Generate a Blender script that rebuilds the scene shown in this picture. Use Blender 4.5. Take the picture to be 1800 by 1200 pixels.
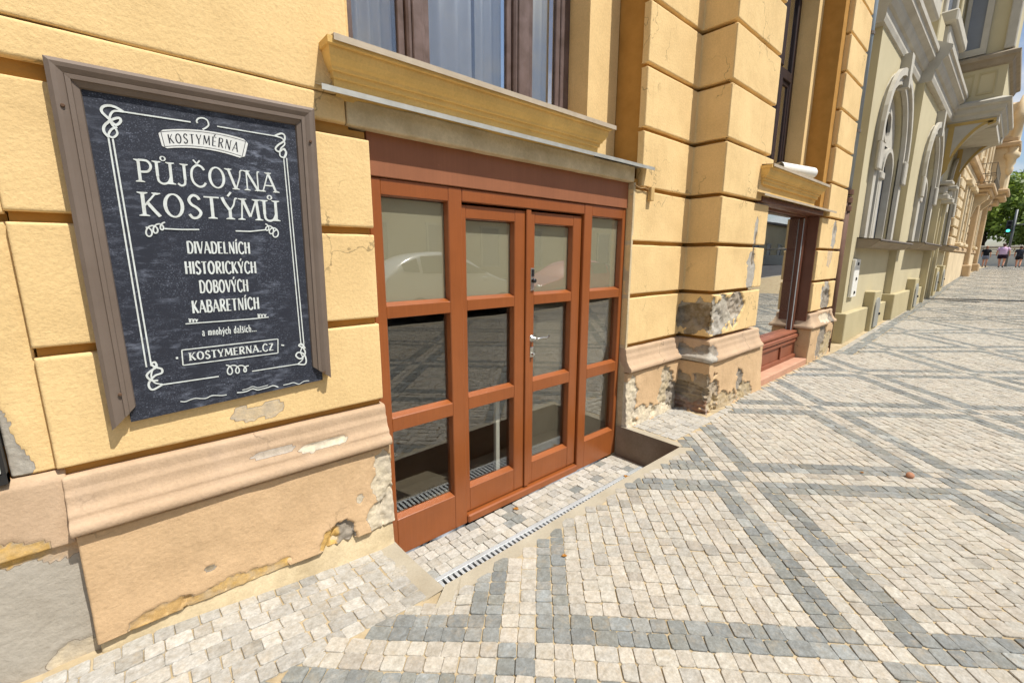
import bpy, bmesh, math, random
import numpy as np
from mathutils import Vector, Matrix

for o in list(bpy.data.objects):
    bpy.data.objects.remove(o)
SC = bpy.context.scene
COL = SC.collection
rnd = random.Random(7)
rng = np.random.default_rng(7)

# ------------------------------------------------------------------ camera
# facade plane y = 0, street towards -y, pavement at the facade z = 0
FPX, YAW, PIT, ROL = 766.084, math.radians(41.3258), math.radians(10.889), math.radians(0.178)
CAMP = Vector((0.0, -2.1, 1.47))
_f = Vector((math.sin(YAW)*math.cos(PIT), math.cos(YAW)*math.cos(PIT), -math.sin(PIT)))
_r0 = Vector((math.cos(YAW), -math.sin(YAW), 0)); _u0 = _r0.cross(_f)
_r = _r0*math.cos(ROL) + _u0*math.sin(ROL); _u = -_r0*math.sin(ROL) + _u0*math.cos(ROL)
cam = bpy.data.cameras.new('camera'); camo = bpy.data.objects.new('camera', cam); COL.objects.link(camo)
cam.sensor_width = 36; cam.lens = FPX/1800*36; cam.clip_start = 0.05; cam.clip_end = 3000
camo.matrix_world = Matrix(((_r.x, _u.x, -_f.x, CAMP.x), (_r.y, _u.y, -_f.y, CAMP.y), (_r.z, _u.z, -_f.z, CAMP.z), (0, 0, 0, 1)))
SC.camera = camo

def PX(px, py, y):
    """photo pixel (1800 x 1200) -> point on the plane of constant y"""
    d = _f + _r*((px-900)/FPX) + _u*(-(py-600)/FPX)
    o = Vector((0.0, -2.1, 1.47))
    return o + d*((y - o.y)/d.y)

# ------------------------------------------------------------------ sky, sun, exposure
SUN = Vector((0.33, -1.0, 1.8)).normalized()
w = bpy.data.worlds.new('World'); SC.world = w; w.use_nodes = True
nt = w.node_tree; nd = nt.nodes; lk = nt.links
bg = nd['Background']; bg.inputs[1].default_value = 0.11
sky = nd.new('ShaderNodeTexSky'); sky.sky_type = 'NISHITA'; sky.sun_disc = False
sky.sun_elevation = math.asin(SUN.z); sky.sun_rotation = math.atan2(SUN.x, SUN.y)
sky.air_density = 1.0; sky.dust_density = 1.2; sky.ozone_density = 1.2
tc = nd.new('ShaderNodeTexCoord')
sep = nd.new('ShaderNodeSeparateXYZ'); lk.new(tc.outputs['Generated'], sep.inputs[0])
mz = nd.new('ShaderNodeMath'); mz.operation = 'ADD'; mz.inputs[1].default_value = 0.22; lk.new(sep.outputs[2], mz.inputs[0])
mz2 = nd.new('ShaderNodeMath'); mz2.operation = 'MAXIMUM'; mz2.inputs[1].default_value = 0.12; lk.new(mz.outputs[0], mz2.inputs[0])
dv = nd.new('ShaderNodeVectorMath'); dv.operation = 'DIVIDE'; lk.new(tc.outputs['Generated'], dv.inputs[0])
cmb = nd.new('ShaderNodeCombineXYZ')
for i in range(3): lk.new(mz2.outputs[0], cmb.inputs[i])
lk.new(cmb.outputs[0], dv.inputs[1])
cn = nd.new('ShaderNodeTexNoise'); cn.inputs['Scale'].default_value = 1.5; cn.inputs['Detail'].default_value = 9; cn.inputs['Roughness'].default_value = 0.58; cn.inputs['Distortion'].default_value = 0.3
lk.new(dv.outputs[0], cn.inputs['Vector'])
cr = nd.new('ShaderNodeValToRGB'); cr.color_ramp.elements[0].position = 0.47; cr.color_ramp.elements[1].position = 0.66
lk.new(cn.outputs[0], cr.inputs[0])
cmx = nd.new('ShaderNodeMix'); cmx.data_type = 'RGBA'; cmx.inputs['B'].default_value = (6.2, 6.3, 6.6, 1)
lk.new(cr.outputs[0], cmx.inputs['Factor']); lk.new(sky.outputs[0], cmx.inputs['A'])
lk.new(cmx.outputs['Result'], bg.inputs[0])

sl = bpy.data.lights.new('sun', 'SUN'); sl.energy = 4.9; sl.angle = math.radians(0.53); sl.color = (1.0, 0.965, 0.91)
slo = bpy.data.objects.new('sun', sl); COL.objects.link(slo); slo.location = (4, -12, 22)
slo.rotation_euler = (-SUN).to_track_quat('-Z', 'Y').to_euler()

vs = SC.view_settings
vs.view_transform = 'Standard'; vs.look = 'None'; vs.exposure = 0.24; vs.gamma = 1.0; vs.use_curve_mapping = False
SC.cycles.use_denoising = True
SC.cycles.max_bounces = 8; SC.cycles.transparent_max_bounces = 12

# ------------------------------------------------------------------ noise (numpy)
_perm = rng.random((97, 89, 13))
def vnoise(x, y, z=0.0):
    x = np.asarray(x, float); y = np.asarray(y, float); z = np.zeros_like(x) + z
    xi = np.floor(x).astype(int); yi = np.floor(y).astype(int); zi = np.floor(z).astype(int)
    fx = x-xi; fy = y-yi; fz = z-zi
    fx = fx*fx*(3-2*fx); fy = fy*fy*(3-2*fy); fz = fz*fz*(3-2*fz)
    def g(a, b, c): return _perm[(xi+a) % 97, (yi+b) % 89, (zi+c) % 13]
    r = 0
    for a in (0, 1):
        for b in (0, 1):
            for c in (0, 1):
                r = r + g(a, b, c)*(fx if a else 1-fx)*(fy if b else 1-fy)*(fz if c else 1-fz)
    return r*2-1
def fbm(x, y, z=0.0, o=4):
    r = 0; a = 1.0; s = 0
    for k in range(o):
        r = r + a*vnoise(np.asarray(x)*2**k + 17*k, np.asarray(y)*2**k + 5*k, z); s += a; a *= 0.5
    return r/s
def smooth(e0, e1, v):
    t = np.clip((v-e0)/(e1-e0), 0, 1); return t*t*(3-2*t)

# ------------------------------------------------------------------ material helpers
def hexc(r, g, b):   # sRGB 0-255 -> linear
    return tuple(((c/255)/12.92 if c/255 <= .04045 else ((c/255+.055)/1.055)**2.4) for c in (r, g, b))
MATS = {}
def mat(name, col, rough=0.8, spec=0.35, metal=0.0, var=0.12, vscale=6.0, bump=0.15, bscale=60.0, dirt=0.0, dcol=(0.1, 0.09, 0.07),
        coat=0.0, wear=False, tint=False, streak=0.0, bdist=0.004, vcoord='Object', orand=0.0, fine=0.0, crack=0.0, grain=0.0, patch=0.0):
    m = bpy.data.materials.new(name); m.use_nodes = True
    n = m.node_tree.nodes; l = m.node_tree.links; b = n['Principled BSDF']
    b.inputs['Roughness'].default_value = rough; b.inputs['Metallic'].default_value = metal
    b.inputs['Specular IOR Level'].default_value = spec
    if coat: b.inputs['Coat Weight'].default_value = coat; b.inputs['Coat Roughness'].default_value = 0.12
    g = n.new('ShaderNodeNewGeometry'); pos = g.outputs['Position']
    if vcoord == 'Object':
        t = n.new('ShaderNodeTexCoord'); pos = t.outputs['Object']
    def noise(s, d=4, r=0.55, vec=None):
        x = n.new('ShaderNodeTexNoise'); x.inputs['Scale'].default_value = s; x.inputs['Detail'].default_value = d; x.inputs['Roughness'].default_value = r
        l.new(vec or pos, x.inputs['Vector']); return x.outputs[0]
    def ramp(v, a, c, ca=(0, 0, 0, 1), cb=(1, 1, 1, 1)):
        x = n.new('ShaderNodeValToRGB'); x.color_ramp.elements[0].position = a; x.color_ramp.elements[1].position = c
        x.color_ramp.elements[0].color = ca; x.color_ramp.elements[1].color = cb; l.new(v, x.inputs[0]); return x.outputs[0]
    def mix(f, a, bb, mode='MIX'):
        x = n.new('ShaderNodeMix'); x.data_type = 'RGBA'; x.blend_type = mode
        for key, v in (('Factor', f), ('A', a), ('B', bb)):
            if hasattr(v, 'is_linked') or hasattr(v, 'links'): l.new(v, x.inputs[key])
            else: x.inputs[key].default_value = v if key == 'Factor' else (*v, 1) if len(v) == 3 else v
        return x.outputs['Result']
    c = tuple(col)
    cur = None
    if tint:
        a = n.new('ShaderNodeAttribute'); a.attribute_name = 'tint'; cur = a.outputs['Color']
    else:
        rg = n.new('ShaderNodeRGB'); rg.outputs[0].default_value = (*c, 1); cur = rg.outputs[0]
    if var:
        hi = tuple(min(1, 1+var) for _ in range(3)); lo = (1-var*1.1, 1-var*1.25, 1-var*1.5)
        cur = mix(1.0, cur, ramp(noise(vscale, 6, 0.6), 0.3, 0.7, (*lo, 1), (*[1+var*0.6]*3, 1)), 'MULTIPLY')
    if fine:
        cur = mix(1.0, cur, ramp(noise(bscale*1.6, 3, 0.7), 0.3, 0.7, (*[1-fine]*3, 1), (*[1+fine*.6]*3, 1)), 'MULTIPLY')
    if orand:
        oi = n.new('ShaderNodeObjectInfo'); cur = mix(1.0, cur, ramp(oi.outputs['Random'], 0, 1, (*[1-orand]*3, 1), (*[1+orand]*3, 1)), 'MULTIPLY')
    if streak:
        mp = n.new('ShaderNodeMapping'); mp.inputs['Scale'].default_value = (9, 9, 0.9); l.new(pos, mp.inputs[0])
        cur = mix(ramp(noise(1.0, 5, 0.6, mp.outputs[0]), 0.5, 0.78, (0, 0, 0, 1), (streak, streak, streak, 1)), cur, dcol)
    if dirt:
        cur = mix(ramp(noise(vscale*0.55, 7, 0.68), 0.52, 0.75, (0, 0, 0, 1), (dirt, dirt, dirt, 1)), cur, dcol)
    bstr = bump
    if patch:
        cur = mix(ramp(noise(1.3, 6, .7), .50, .64, (0, 0, 0, 1), (patch, patch, patch, 1)), cur, tuple(min(1, q*1.12+.03) for q in c))
        mp = n.new('ShaderNodeMapping'); mp.inputs['Scale'].default_value = (16, 16, 1.1); l.new(pos, mp.inputs[0])
        cur = mix(ramp(noise(1.0, 6, .65, mp.outputs[0]), .54, .80, (0, 0, 0, 1), (patch, patch, patch, 1)), cur, tuple(q*.62 for q in c))
    if grain:
        mp = n.new('ShaderNodeMapping'); mp.inputs['Scale'].default_value = (70, 70, 3.0); l.new(pos, mp.inputs[0])
        cur = mix(1.0, cur, ramp(noise(1.0, 5, .7, mp.outputs[0]), .3, .72, (1-grain, 1-grain, 1-grain, 1), (1+grain*.5, 1+grain*.5, 1+grain*.5, 1)), 'MULTIPLY')
        cur = mix(ramp(noise(26, 6, .75), .66, .74, (0, 0, 0, 1), (.5, .5, .5, 1)), cur, tuple(min(1, q*1.5+.03) for q in c))
    if crack:
        nv = n.new('ShaderNodeTexNoise'); nv.inputs['Scale'].default_value = 7; nv.inputs['Detail'].default_value = 6; l.new(pos, nv.inputs['Vector'])
        vm = n.new('ShaderNodeVectorMath'); vm.operation = 'MULTIPLY_ADD'; l.new(nv.outputs['Color'], vm.inputs[0]); vm.inputs[1].default_value = (.35, .35, .35); l.new(pos, vm.inputs[2])
        vo = n.new('ShaderNodeTexVoronoi'); vo.feature = 'DISTANCE_TO_EDGE'; vo.inputs['Scale'].default_value = 2.0; l.new(vm.outputs[0], vo.inputs['Vector'])
        ck = ramp(vo.outputs['Distance'], .004, .011, (1, 1, 1, 1), (0, 0, 0, 1)); cm = ramp(noise(1.7, 3, .5), .54, .60, (0, 0, 0, 1), (crack, crack, crack, 1))
        mm = n.new('ShaderNodeMath'); mm.operation = 'MULTIPLY'; l.new(ck, mm.inputs[0]); l.new(cm, mm.inputs[1])
        cur = mix(mm.outputs[0], cur, tuple(q*.35 for q in c))
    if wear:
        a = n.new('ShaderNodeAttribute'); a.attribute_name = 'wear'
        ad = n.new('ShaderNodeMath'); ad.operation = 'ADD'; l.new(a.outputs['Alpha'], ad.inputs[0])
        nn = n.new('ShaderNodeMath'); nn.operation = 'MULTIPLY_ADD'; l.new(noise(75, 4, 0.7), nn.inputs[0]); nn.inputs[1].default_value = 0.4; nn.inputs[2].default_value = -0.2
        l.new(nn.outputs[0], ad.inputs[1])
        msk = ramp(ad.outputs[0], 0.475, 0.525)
        edge_shade = n.new('ShaderNodeValToRGB'); cr_ = edge_shade.color_ramp; cr_.elements[0].position = .36; cr_.elements[0].color = (1, 1, 1, 1); cr_.elements[1].position = .47; cr_.elements[1].color = (.55, .5, .45, 1)  # broken-layer edge shadow painted into the colour round each patch, plus crack dirt
        e3 = cr_.elements.new(.50); e3.color = (.42, .37, .32, 1); e4 = cr_.elements.new(.60); e4.color = (1, 1, 1, 1); l.new(ad.outputs[0], edge_shade.inputs[0])
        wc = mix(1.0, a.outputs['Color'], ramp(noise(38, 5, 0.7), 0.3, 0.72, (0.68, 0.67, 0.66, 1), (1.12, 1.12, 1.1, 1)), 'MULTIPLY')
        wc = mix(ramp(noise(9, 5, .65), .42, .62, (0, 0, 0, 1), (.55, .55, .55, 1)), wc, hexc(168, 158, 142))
        cur = mix(msk, cur, wc); cur = mix(1.0, cur, edge_shade.outputs[0], 'MULTIPLY')
    l.new(cur, b.inputs['Base Color'])
    if bump:
        bp = n.new('ShaderNodeBump'); bp.inputs['Strength'].default_value = bstr; bp.inputs['Distance'].default_value = bdist
        l.new(noise(bscale, 5, 0.65), bp.inputs['Height']); l.new(bp.outputs[0], b.inputs['Normal'])
    MATS[name] = m
    return m

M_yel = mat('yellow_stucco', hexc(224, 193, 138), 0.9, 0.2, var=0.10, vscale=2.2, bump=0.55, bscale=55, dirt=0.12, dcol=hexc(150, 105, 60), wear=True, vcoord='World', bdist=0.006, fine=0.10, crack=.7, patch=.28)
M_yelp = mat('yellow_stucco_plain', hexc(224, 193, 138), 0.9, 0.2, var=0.10, vscale=2.2, bump=0.55, bscale=55, dirt=0.12, dcol=hexc(150, 105, 60), vcoord='World', bdist=0.006, fine=0.10)
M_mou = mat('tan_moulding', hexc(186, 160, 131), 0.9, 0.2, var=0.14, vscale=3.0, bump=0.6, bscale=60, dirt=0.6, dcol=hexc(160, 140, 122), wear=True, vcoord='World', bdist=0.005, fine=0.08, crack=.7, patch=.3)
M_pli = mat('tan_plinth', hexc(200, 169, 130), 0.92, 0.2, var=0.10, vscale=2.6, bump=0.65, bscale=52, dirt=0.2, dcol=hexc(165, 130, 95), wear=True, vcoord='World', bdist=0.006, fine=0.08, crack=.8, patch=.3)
M_ochre = mat('ochre_moulding', hexc(222, 184, 112), 0.9, 0.2, var=0.14, vscale=4.0, bump=0.5, bscale=55, dirt=0.25, dcol=hexc(140, 115, 80), vcoord='World', bdist=0.005, fine=0.08)
M_conc = mat('dirty_concrete', hexc(206, 188, 152), 0.92, 0.2, var=0.2, vscale=5.0, bump=0.6, bscale=45, dirt=0.4, dcol=hexc(140, 122, 94), wear=False, vcoord='World', bdist=0.006, fine=0.1)
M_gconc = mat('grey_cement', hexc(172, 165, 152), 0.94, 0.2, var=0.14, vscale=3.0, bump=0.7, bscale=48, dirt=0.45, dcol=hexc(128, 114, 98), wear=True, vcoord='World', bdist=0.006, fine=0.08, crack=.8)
M_mort = mat('pale_mortar', hexc(196, 182, 158), 0.95, 0.15, var=0.12, vscale=7.0, bump=0.5, bscale=70, dirt=0.3, dcol=hexc(160, 140, 110), vcoord='World', fine=0.08)
M_gap = mat('joint_backing', hexc(176, 132, 70), 0.95, 0.1, var=0.15, bump=0.3, vcoord='World')
M_brown = mat('brown_paint', hexc(143, 80, 38), 0.34, 0.45, var=0.10, vscale=3.5, bump=0.10, bscale=35, coat=0.12, vcoord='World', bdist=0.003, dirt=0.10, dcol=hexc(120, 68, 44), grain=.10)
M_panel = mat('faded_brown_board', hexc(142, 90, 60), 0.55, 0.35, var=0.10, vscale=3.0, bump=0.12, bscale=30, vcoord='World', dirt=0.15, dcol=hexc(120, 80, 64), grain=.08)
M_dbrown = mat('dark_brown_paint', hexc(108, 68, 50), 0.45, 0.4, var=0.15, vscale=5, bump=0.15, bscale=40, vcoord='World')
M_rbrown = mat('red_brown_wood', hexc(136, 82, 58), 0.5, 0.35, var=0.15, vscale=5, bump=0.15, bscale=40, vcoord='World')
M_wframe = mat('weathered_window_paint', hexc(104, 88, 84), 0.6, 0.3, var=0.3, vscale=9, bump=0.4, bscale=50, vcoord='World', dirt=0.6, dcol=hexc(62, 46, 42), streak=0.5)
M_wdark = mat('dark_window_paint', hexc(48, 34, 32), 0.5, 0.35, var=0.2, vscale=8, bump=0.2, bscale=50, vcoord='World')
M_white = mat('white_paint', hexc(226, 224, 214), 0.5, 0.35, var=0.05, bump=0.05, vcoord='World')
M_zinc = mat('zinc_sheet', hexc(176, 176, 168), 0.5, 0.5, metal=0.35, var=0.15, vscale=12, bump=0.12, bscale=40, vcoord='World', dirt=0.3, dcol=hexc(130, 125, 112))
M_sillz = mat('sill_sheet', hexc(178, 164, 142), 0.6, 0.4, var=0.12, vscale=12, bump=0.12, bscale=40, vcoord='World', dirt=0.35, dcol=hexc(140, 122, 100))
M_galv = mat('galvanised_steel', hexc(192, 197, 198), 0.42, 0.5, metal=0.35, var=0.12, vscale=14, bump=0.1, bscale=60, vcoord='World')
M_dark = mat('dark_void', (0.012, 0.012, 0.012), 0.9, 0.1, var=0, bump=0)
M_bronze = mat('bronzed_metal_frame', hexc(112, 99, 88), 0.55, 0.35, metal=0.1, var=0.12, vscale=5, bump=0.12, bscale=40, streak=0.25, dcol=hexc(128, 112, 98), vcoord='World')
M_chrome = mat('brushed_steel', hexc(200, 198, 190), 0.25, 0.5, metal=0.9, var=0.05, bump=0.02)
M_black = mat('black_plastic', (0.02, 0.02, 0.02), 0.4, 0.4, var=0, bump=0)
M_rust = mat('rusty_screw', hexc(96, 74, 58), 0.8, 0.2, var=0.2, vscale=80, bump=0.2)
M_lite = mat('chalk_white_print', hexc(202, 208, 205), 0.85, 0.15, var=0.16, vscale=40, bump=0.0, vcoord='World')
M_stone = mat('paving_stone', (0.4, 0.37, 0.3), 0.82, 0.25, var=0.20, vscale=34, bump=0.8, bscale=60, tint=True, vcoord='World', bdist=0.005, orand=0.10, fine=0.2, dirt=.30, dcol=hexc(188, 164, 126))
M_sand = mat('joint_sand', hexc(180, 164, 134), 0.98, 0.1, var=0.25, vscale=9, bump=0.6, bscale=120, dirt=0.45, dcol=hexc(120, 100, 74), vcoord='World')
M_asph = mat('asphalt', (0.055, 0.055, 0.057), 0.9, 0.3, var=0.2, vscale=3, bump=0.4, bscale=90, vcoord='World')
M_rim = mat('rim_concrete', hexc(166, 157, 138), 0.95, 0.2, var=0.12, vscale=5, bump=0.5, bscale=60, dirt=0.3, dcol=hexc(150, 134, 108), vcoord='World', fine=0.08)
M_pitw = mat('pit_wall_concrete', hexc(140, 124, 104), 0.95, 0.2, var=0.15, vscale=6, bump=0.5, bscale=60, dirt=0.3, dcol=hexc(105, 95, 82), vcoord='World', fine=0.1)
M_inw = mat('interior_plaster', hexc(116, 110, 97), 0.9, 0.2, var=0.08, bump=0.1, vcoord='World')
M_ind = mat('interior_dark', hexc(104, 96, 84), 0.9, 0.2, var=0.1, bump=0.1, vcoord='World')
M_blind = mat('beige_blind', hexc(150, 140, 112), 0.9, 0.1, var=0.05, vscale=2, bump=0.05, vcoord='World')

def glass_mat(name, tintc=(0.86, 0.88, 0.86), mult=1.9, rough=0.0, ior=1.5):
    m = bpy.data.materials.new(name); m.use_nodes = True; n = m.node_tree.nodes; l = m.node_tree.links
    n.remove(n['Principled BSDF']); out = n['Material Output']
    tr = n.new('ShaderNodeBsdfTransparent'); tr.inputs[0].default_value = (*tintc, 1)
    gl = n.new('ShaderNodeBsdfGlossy'); gl.inputs['Roughness'].default_value = rough; gl.inputs[0].default_value = (0.96, 0.97, 0.97, 1)
    fr = n.new('ShaderNodeFresnel'); fr.inputs[0].default_value = ior
    bf = n.new('ShaderNodeNewGeometry'); io = n.new('ShaderNodeMix'); io.data_type = 'FLOAT'; io.inputs[2].default_value = ior; io.inputs[3].default_value = 1/ior
    l.new(bf.outputs['Backfacing'], io.inputs[0]); l.new(io.outputs[0], fr.inputs[0])
    mu = n.new('ShaderNodeMath'); mu.operation = 'MULTIPLY'; mu.inputs[1].default_value = mult; mu.use_clamp = True; l.new(fr.outputs[0], mu.inputs[0])
    tcn = n.new('ShaderNodeNewGeometry'); nz = n.new('ShaderNodeTexNoise'); nz.inputs['Scale'].default_value = 2.2; l.new(tcn.outputs['Position'], nz.inputs['Vector'])
    bp = n.new('ShaderNodeBump'); bp.inputs['Strength'].default_value = 0.02; bp.inputs['Distance'].default_value = 0.02; l.new(nz.outputs[0], bp.inputs['Height']); l.new(bp.outputs[0], gl.inputs['Normal'])
    mx = n.new('ShaderNodeMixShader'); l.new(mu.outputs[0], mx.inputs[0]); l.new(tr.outputs[0], mx.inputs[1]); l.new(gl.outputs[0], mx.inputs[2])
    l.new(mx.outputs[0], out.inputs[0]); return m
M_glass = glass_mat('door_glass', (0.93, 0.935, 0.91), 2.3)
M_wglass = glass_mat('window_glass', (0.97, 0.975, 0.98), 3.2)
M_film = mat('frosted_film', hexc(178, 171, 150), .8, .2, var=.04, vscale=2, bump=.02, vcoord='World')
M_dglass = glass_mat('shop_glass', (0.85, 0.87, 0.85), 3.2)

# ------------------------------------------------------------------ mesh helpers
def link(name, verts, faces, m=None, parent=None, smoothf=False, attr=None, attr2=None):
    me = bpy.data.meshes.new(name)
    me.from_pydata([tuple(v) for v in verts], [], [tuple(int(i) for i in f) for f in faces]); me.update()
    if m: me.materials.append(m)
    if smoothf: me.polygons.foreach_set('use_smooth', [True]*len(me.polygons))
    for nm, a in (attr or {}).items():
        ca = me.color_attributes.new(nm, 'FLOAT_COLOR', 'POINT'); ca.data.foreach_set('color', np.asarray(a, np.float32).ravel())
    o = bpy.data.objects.new(name, me); COL.objects.link(o)
    if parent: attach(o, parent)
    return o
def attach(o, parent):
    o.parent = parent
    q = parent; loc = Vector((0, 0, 0))
    M = Matrix.Identity(4)
    chain = []
    while q: chain.append(q); q = q.parent
    for q in reversed(chain): M = M @ q.matrix_parent_inverse @ Matrix.LocRotScale(q.location, q.rotation_euler, q.scale)
    o.matrix_parent_inverse = M.inverted()
def thing(name, loc, label, cat, group=None):
    o = bpy.data.objects.new(name, None); COL.objects.link(o); o.location = loc; o.empty_display_size = 0.2
    return tag(o, label, cat, group)
def tag(o, label, cat, group=None):
    o['label'] = label; o['category'] = cat
    if group: o['group'] = group
    return o
def struct(o): o['kind'] = 'structure'; return o
def rebase(o, loc):
    """move a world-space mesh object's origin to loc"""
    loc = Vector(loc); o.data.transform(Matrix.Translation(-loc)); o.location = loc; return o
def copy_tree(o, delta, parent=None):
    c = o.copy(); COL.objects.link(c)
    if parent is None: c.location = o.location + Vector(delta)
    else: c.parent = parent
    for ch in o.children: copy_tree(ch, delta, c)
    return c

class MB:
    def __init__(s): s.v = []; s.f = []
    def add(s, vs, fs):
        b = len(s.v); s.v += [tuple(v) for v in vs]; s.f += [tuple(b+i for i in f) for f in fs]; return s
    def box(s, x0, x1, y0, y1, z0, z1, bev=0.0):
        x0, x1 = sorted((x0, x1)); y0, y1 = sorted((y0, y1)); z0, z1 = sorted((z0, z1))
        if not bev:
            return s.add([(x0, y0, z0), (x1, y0, z0), (x1, y1, z0), (x0, y1, z0), (x0, y0, z1), (x1, y0, z1), (x1, y1, z1), (x0, y1, z1)],
                         [(0, 3, 2, 1), (4, 5, 6, 7), (0, 1, 5, 4), (1, 2, 6, 5), (2, 3, 7, 6), (3, 0, 4, 7)])
        b = min(bev, (x1-x0)*.45, (y1-y0)*.45, (z1-z0)*.45)
        X = (x0, x1); Y = (y0, y1); Z = (z0, z1); vs = []; idx = {}
        for i in (0, 1):
            for j in (0, 1):
                for k in (0, 1):
                    sx = 1-2*i; sy = 1-2*j; sz = 1-2*k
                    for a, p in enumerate(((X[i], Y[j]+sy*b, Z[k]+sz*b), (X[i]+sx*b, Y[j], Z[k]+sz*b), (X[i]+sx*b, Y[j]+sy*b, Z[k]))):
                        idx[i, j, k, a] = len(vs); vs.append(p)
        fs = []
        for i in (0, 1):
            q = [idx[i, 0, 0, 0], idx[i, 1, 0, 0], idx[i, 1, 1, 0], idx[i, 0, 1, 0]]; fs.append(q if i else q[::-1])
            q = [idx[0, i, 0, 1], idx[0, i, 1, 1], idx[1, i, 1, 1], idx[1, i, 0, 1]]; fs.append(q if i else q[::-1])
            q = [idx[0, 0, i, 2], idx[1, 0, i, 2], idx[1, 1, i, 2], idx[0, 1, i, 2]]; fs.append(q if i else q[::-1])
        def e(p, q, r, t): fs.append((p, q, r, t))
        for j in (0, 1):
            for k in (0, 1):
                q = (idx[0, j, k, 1], idx[1, j, k, 1], idx[1, j, k, 2], idx[0, j, k, 2]); fs.append(q if (j+k) % 2 else q[::-1])
        for i in (0, 1):
            for k in (0, 1):
                q = (idx[i, 0, k, 0], idx[i, 1, k, 0], idx[i, 1, k, 2], idx[i, 0, k, 2]); fs.append(q[::-1] if (i+k) % 2 else q)
        for i in (0, 1):
            for j in (0, 1):
                q = (idx[i, j, 0, 0], idx[i, j, 1, 0], idx[i, j, 1, 1], idx[i, j, 0, 1]); fs.append(q if (i+j) % 2 else q[::-1])
        for i in (0, 1):
            for j in (0, 1):
                for k in (0, 1):
                    q = (idx[i, j, k, 0], idx[i, j, k, 1], idx[i, j, k, 2]); fs.append(q if (i+j+k) % 2 else q[::-1])
        return s.add(vs, fs)
    def tube(s, pts, r, n=10, cap=True, r2=None):
        pts = [Vector(p) for p in pts]; rings = []; N = len(pts)
        up = Vector((0, 0, 1)); prev = None
        for i, p in enumerate(pts):
            t = (pts[min(i+1, N-1)]-pts[max(i-1, 0)]).normalized()
            if prev is None:
                a = t.cross(up) if abs(t.z) < .95 else t.cross(Vector((1, 0, 0)))
            else: a = prev - t*prev.dot(t)
            a.normalize(); prev = a; b = t.cross(a)
            rr = r[i] if isinstance(r, (list, tuple)) else (r if r2 is None else r+(r2-r)*i/(N-1))
            rings.append([p + a*rr*math.cos(2*math.pi*k/n) + b*rr*math.sin(2*math.pi*k/n) for k in range(n)])
        vs = [v for q in rings for v in q]; fs = []
        for i in range(N-1):
            for k in range(n): fs.append((i*n+k, i*n+(k+1) % n, (i+1)*n+(k+1) % n, (i+1)*n+k))
        if cap: fs.append(tuple(range(n))[::-1]); fs.append(tuple((N-1)*n+k for k in range(n)))
        return s.add(vs, fs)
    def lathe(s, prof, c, axis='z', n=20):
        c = Vector(c); vs = []; fs = []
        for (r, h) in prof:
            for k in range(n):
                a = 2*math.pi*k/n; p = (r*math.cos(a), r*math.sin(a), h)
                p = p if axis == 'z' else ((p[0], -p[2], p[1]) if axis == 'y' else (p[2], p[0], p[1]))
                vs.append(c+Vector(p))
        for i in range(len(prof)-1):
            for k in range(n): fs.append((i*n+k, i*n+(k+1) % n, (i+1)*n+(k+1) % n, (i+1)*n+k))
        fs.append(tuple(range(n))[::-1]); fs.append(tuple((len(prof)-1)*n+k for k in range(n)))
        return s.add(vs, fs)
    def extr_x(s, prof, x0, x1):
        """closed (y,z) polygon, counter-clockwise seen from +x, extruded along x"""
        n = len(prof); vs = [(x0, y, z) for y, z in prof]+[(x1, y, z) for y, z in prof]
        fs = [(i, (i+1) % n, n+(i+1) % n, n+i) for i in range(n)] + [tuple(range(n))[::-1], tuple(range(n, 2*n))]
        return s.add(vs, fs)
    def extr_y(s, prof, y0, y1):
        """closed (x,z) polygon extruded along y"""
        n = len(prof); vs = [(x, y0, z) for x, z in prof]+[(x, y1, z) for x, z in prof]
        fs = [(i, (i+1) % n, n+(i+1) % n, n+i) for i in range(n)] + [tuple(range(n))[::-1], tuple(range(n, 2*n))]
        return s.add(vs, fs)
    def build(s, name, m, parent=None, smoothf=False, fix=True):
        o = link(name, s.v, s.f, m, parent, smoothf)
        if fix:
            b = bmesh.new(); b.from_mesh(o.data); bmesh.ops.recalc_face_normals(b, faces=b.faces); b.to_mesh(o.data); b.free()
        return o

# ------------------------------------------------------------------ plaster sheets (walls with real relief)
def path_samples(path, res):
    P = [Vector((*p, 0)) for p in path]; out = []
    for i in range(len(P)-1):
        a, b = P[i], P[i+1]; L = (b-a).length; n = max(1, int(round(L/res))); t = (b-a)/L
        nor = Vector((t.y, -t.x, 0))     # path runs left to right along +x, outward = -y
        ts = [k/n for k in range(n+1)]
        if i == 0: ts += [0.002/L, 0.006/L, 0.012/L]
        if i == len(P)-2: ts += [1-0.002/L, 1-0.006/L, 1-0.012/L]
        for k, tt in enumerate(sorted(ts)):
            if k == 0 and i > 0: continue
            out.append((a+(b-a)*tt, nor, i))
    # averaged normals at inner corners
    S = []; s = 0
    for j, (p, nr, i) in enumerate(out):
        if 0 < j < len(out)-1:
            nn = out[j+1][1] if out[j+1][2] != i else nr
            if nn != nr:
                m = (nn+nr); m = m/(m.length_squared)*2 if m.length > 1e-6 else nr
                nr = m*1.0
        if j: s += (p-out[j-1][0]).length
        S.append((p.x, p.y, nr.x, nr.y, s))
    return np.array(S)
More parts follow.
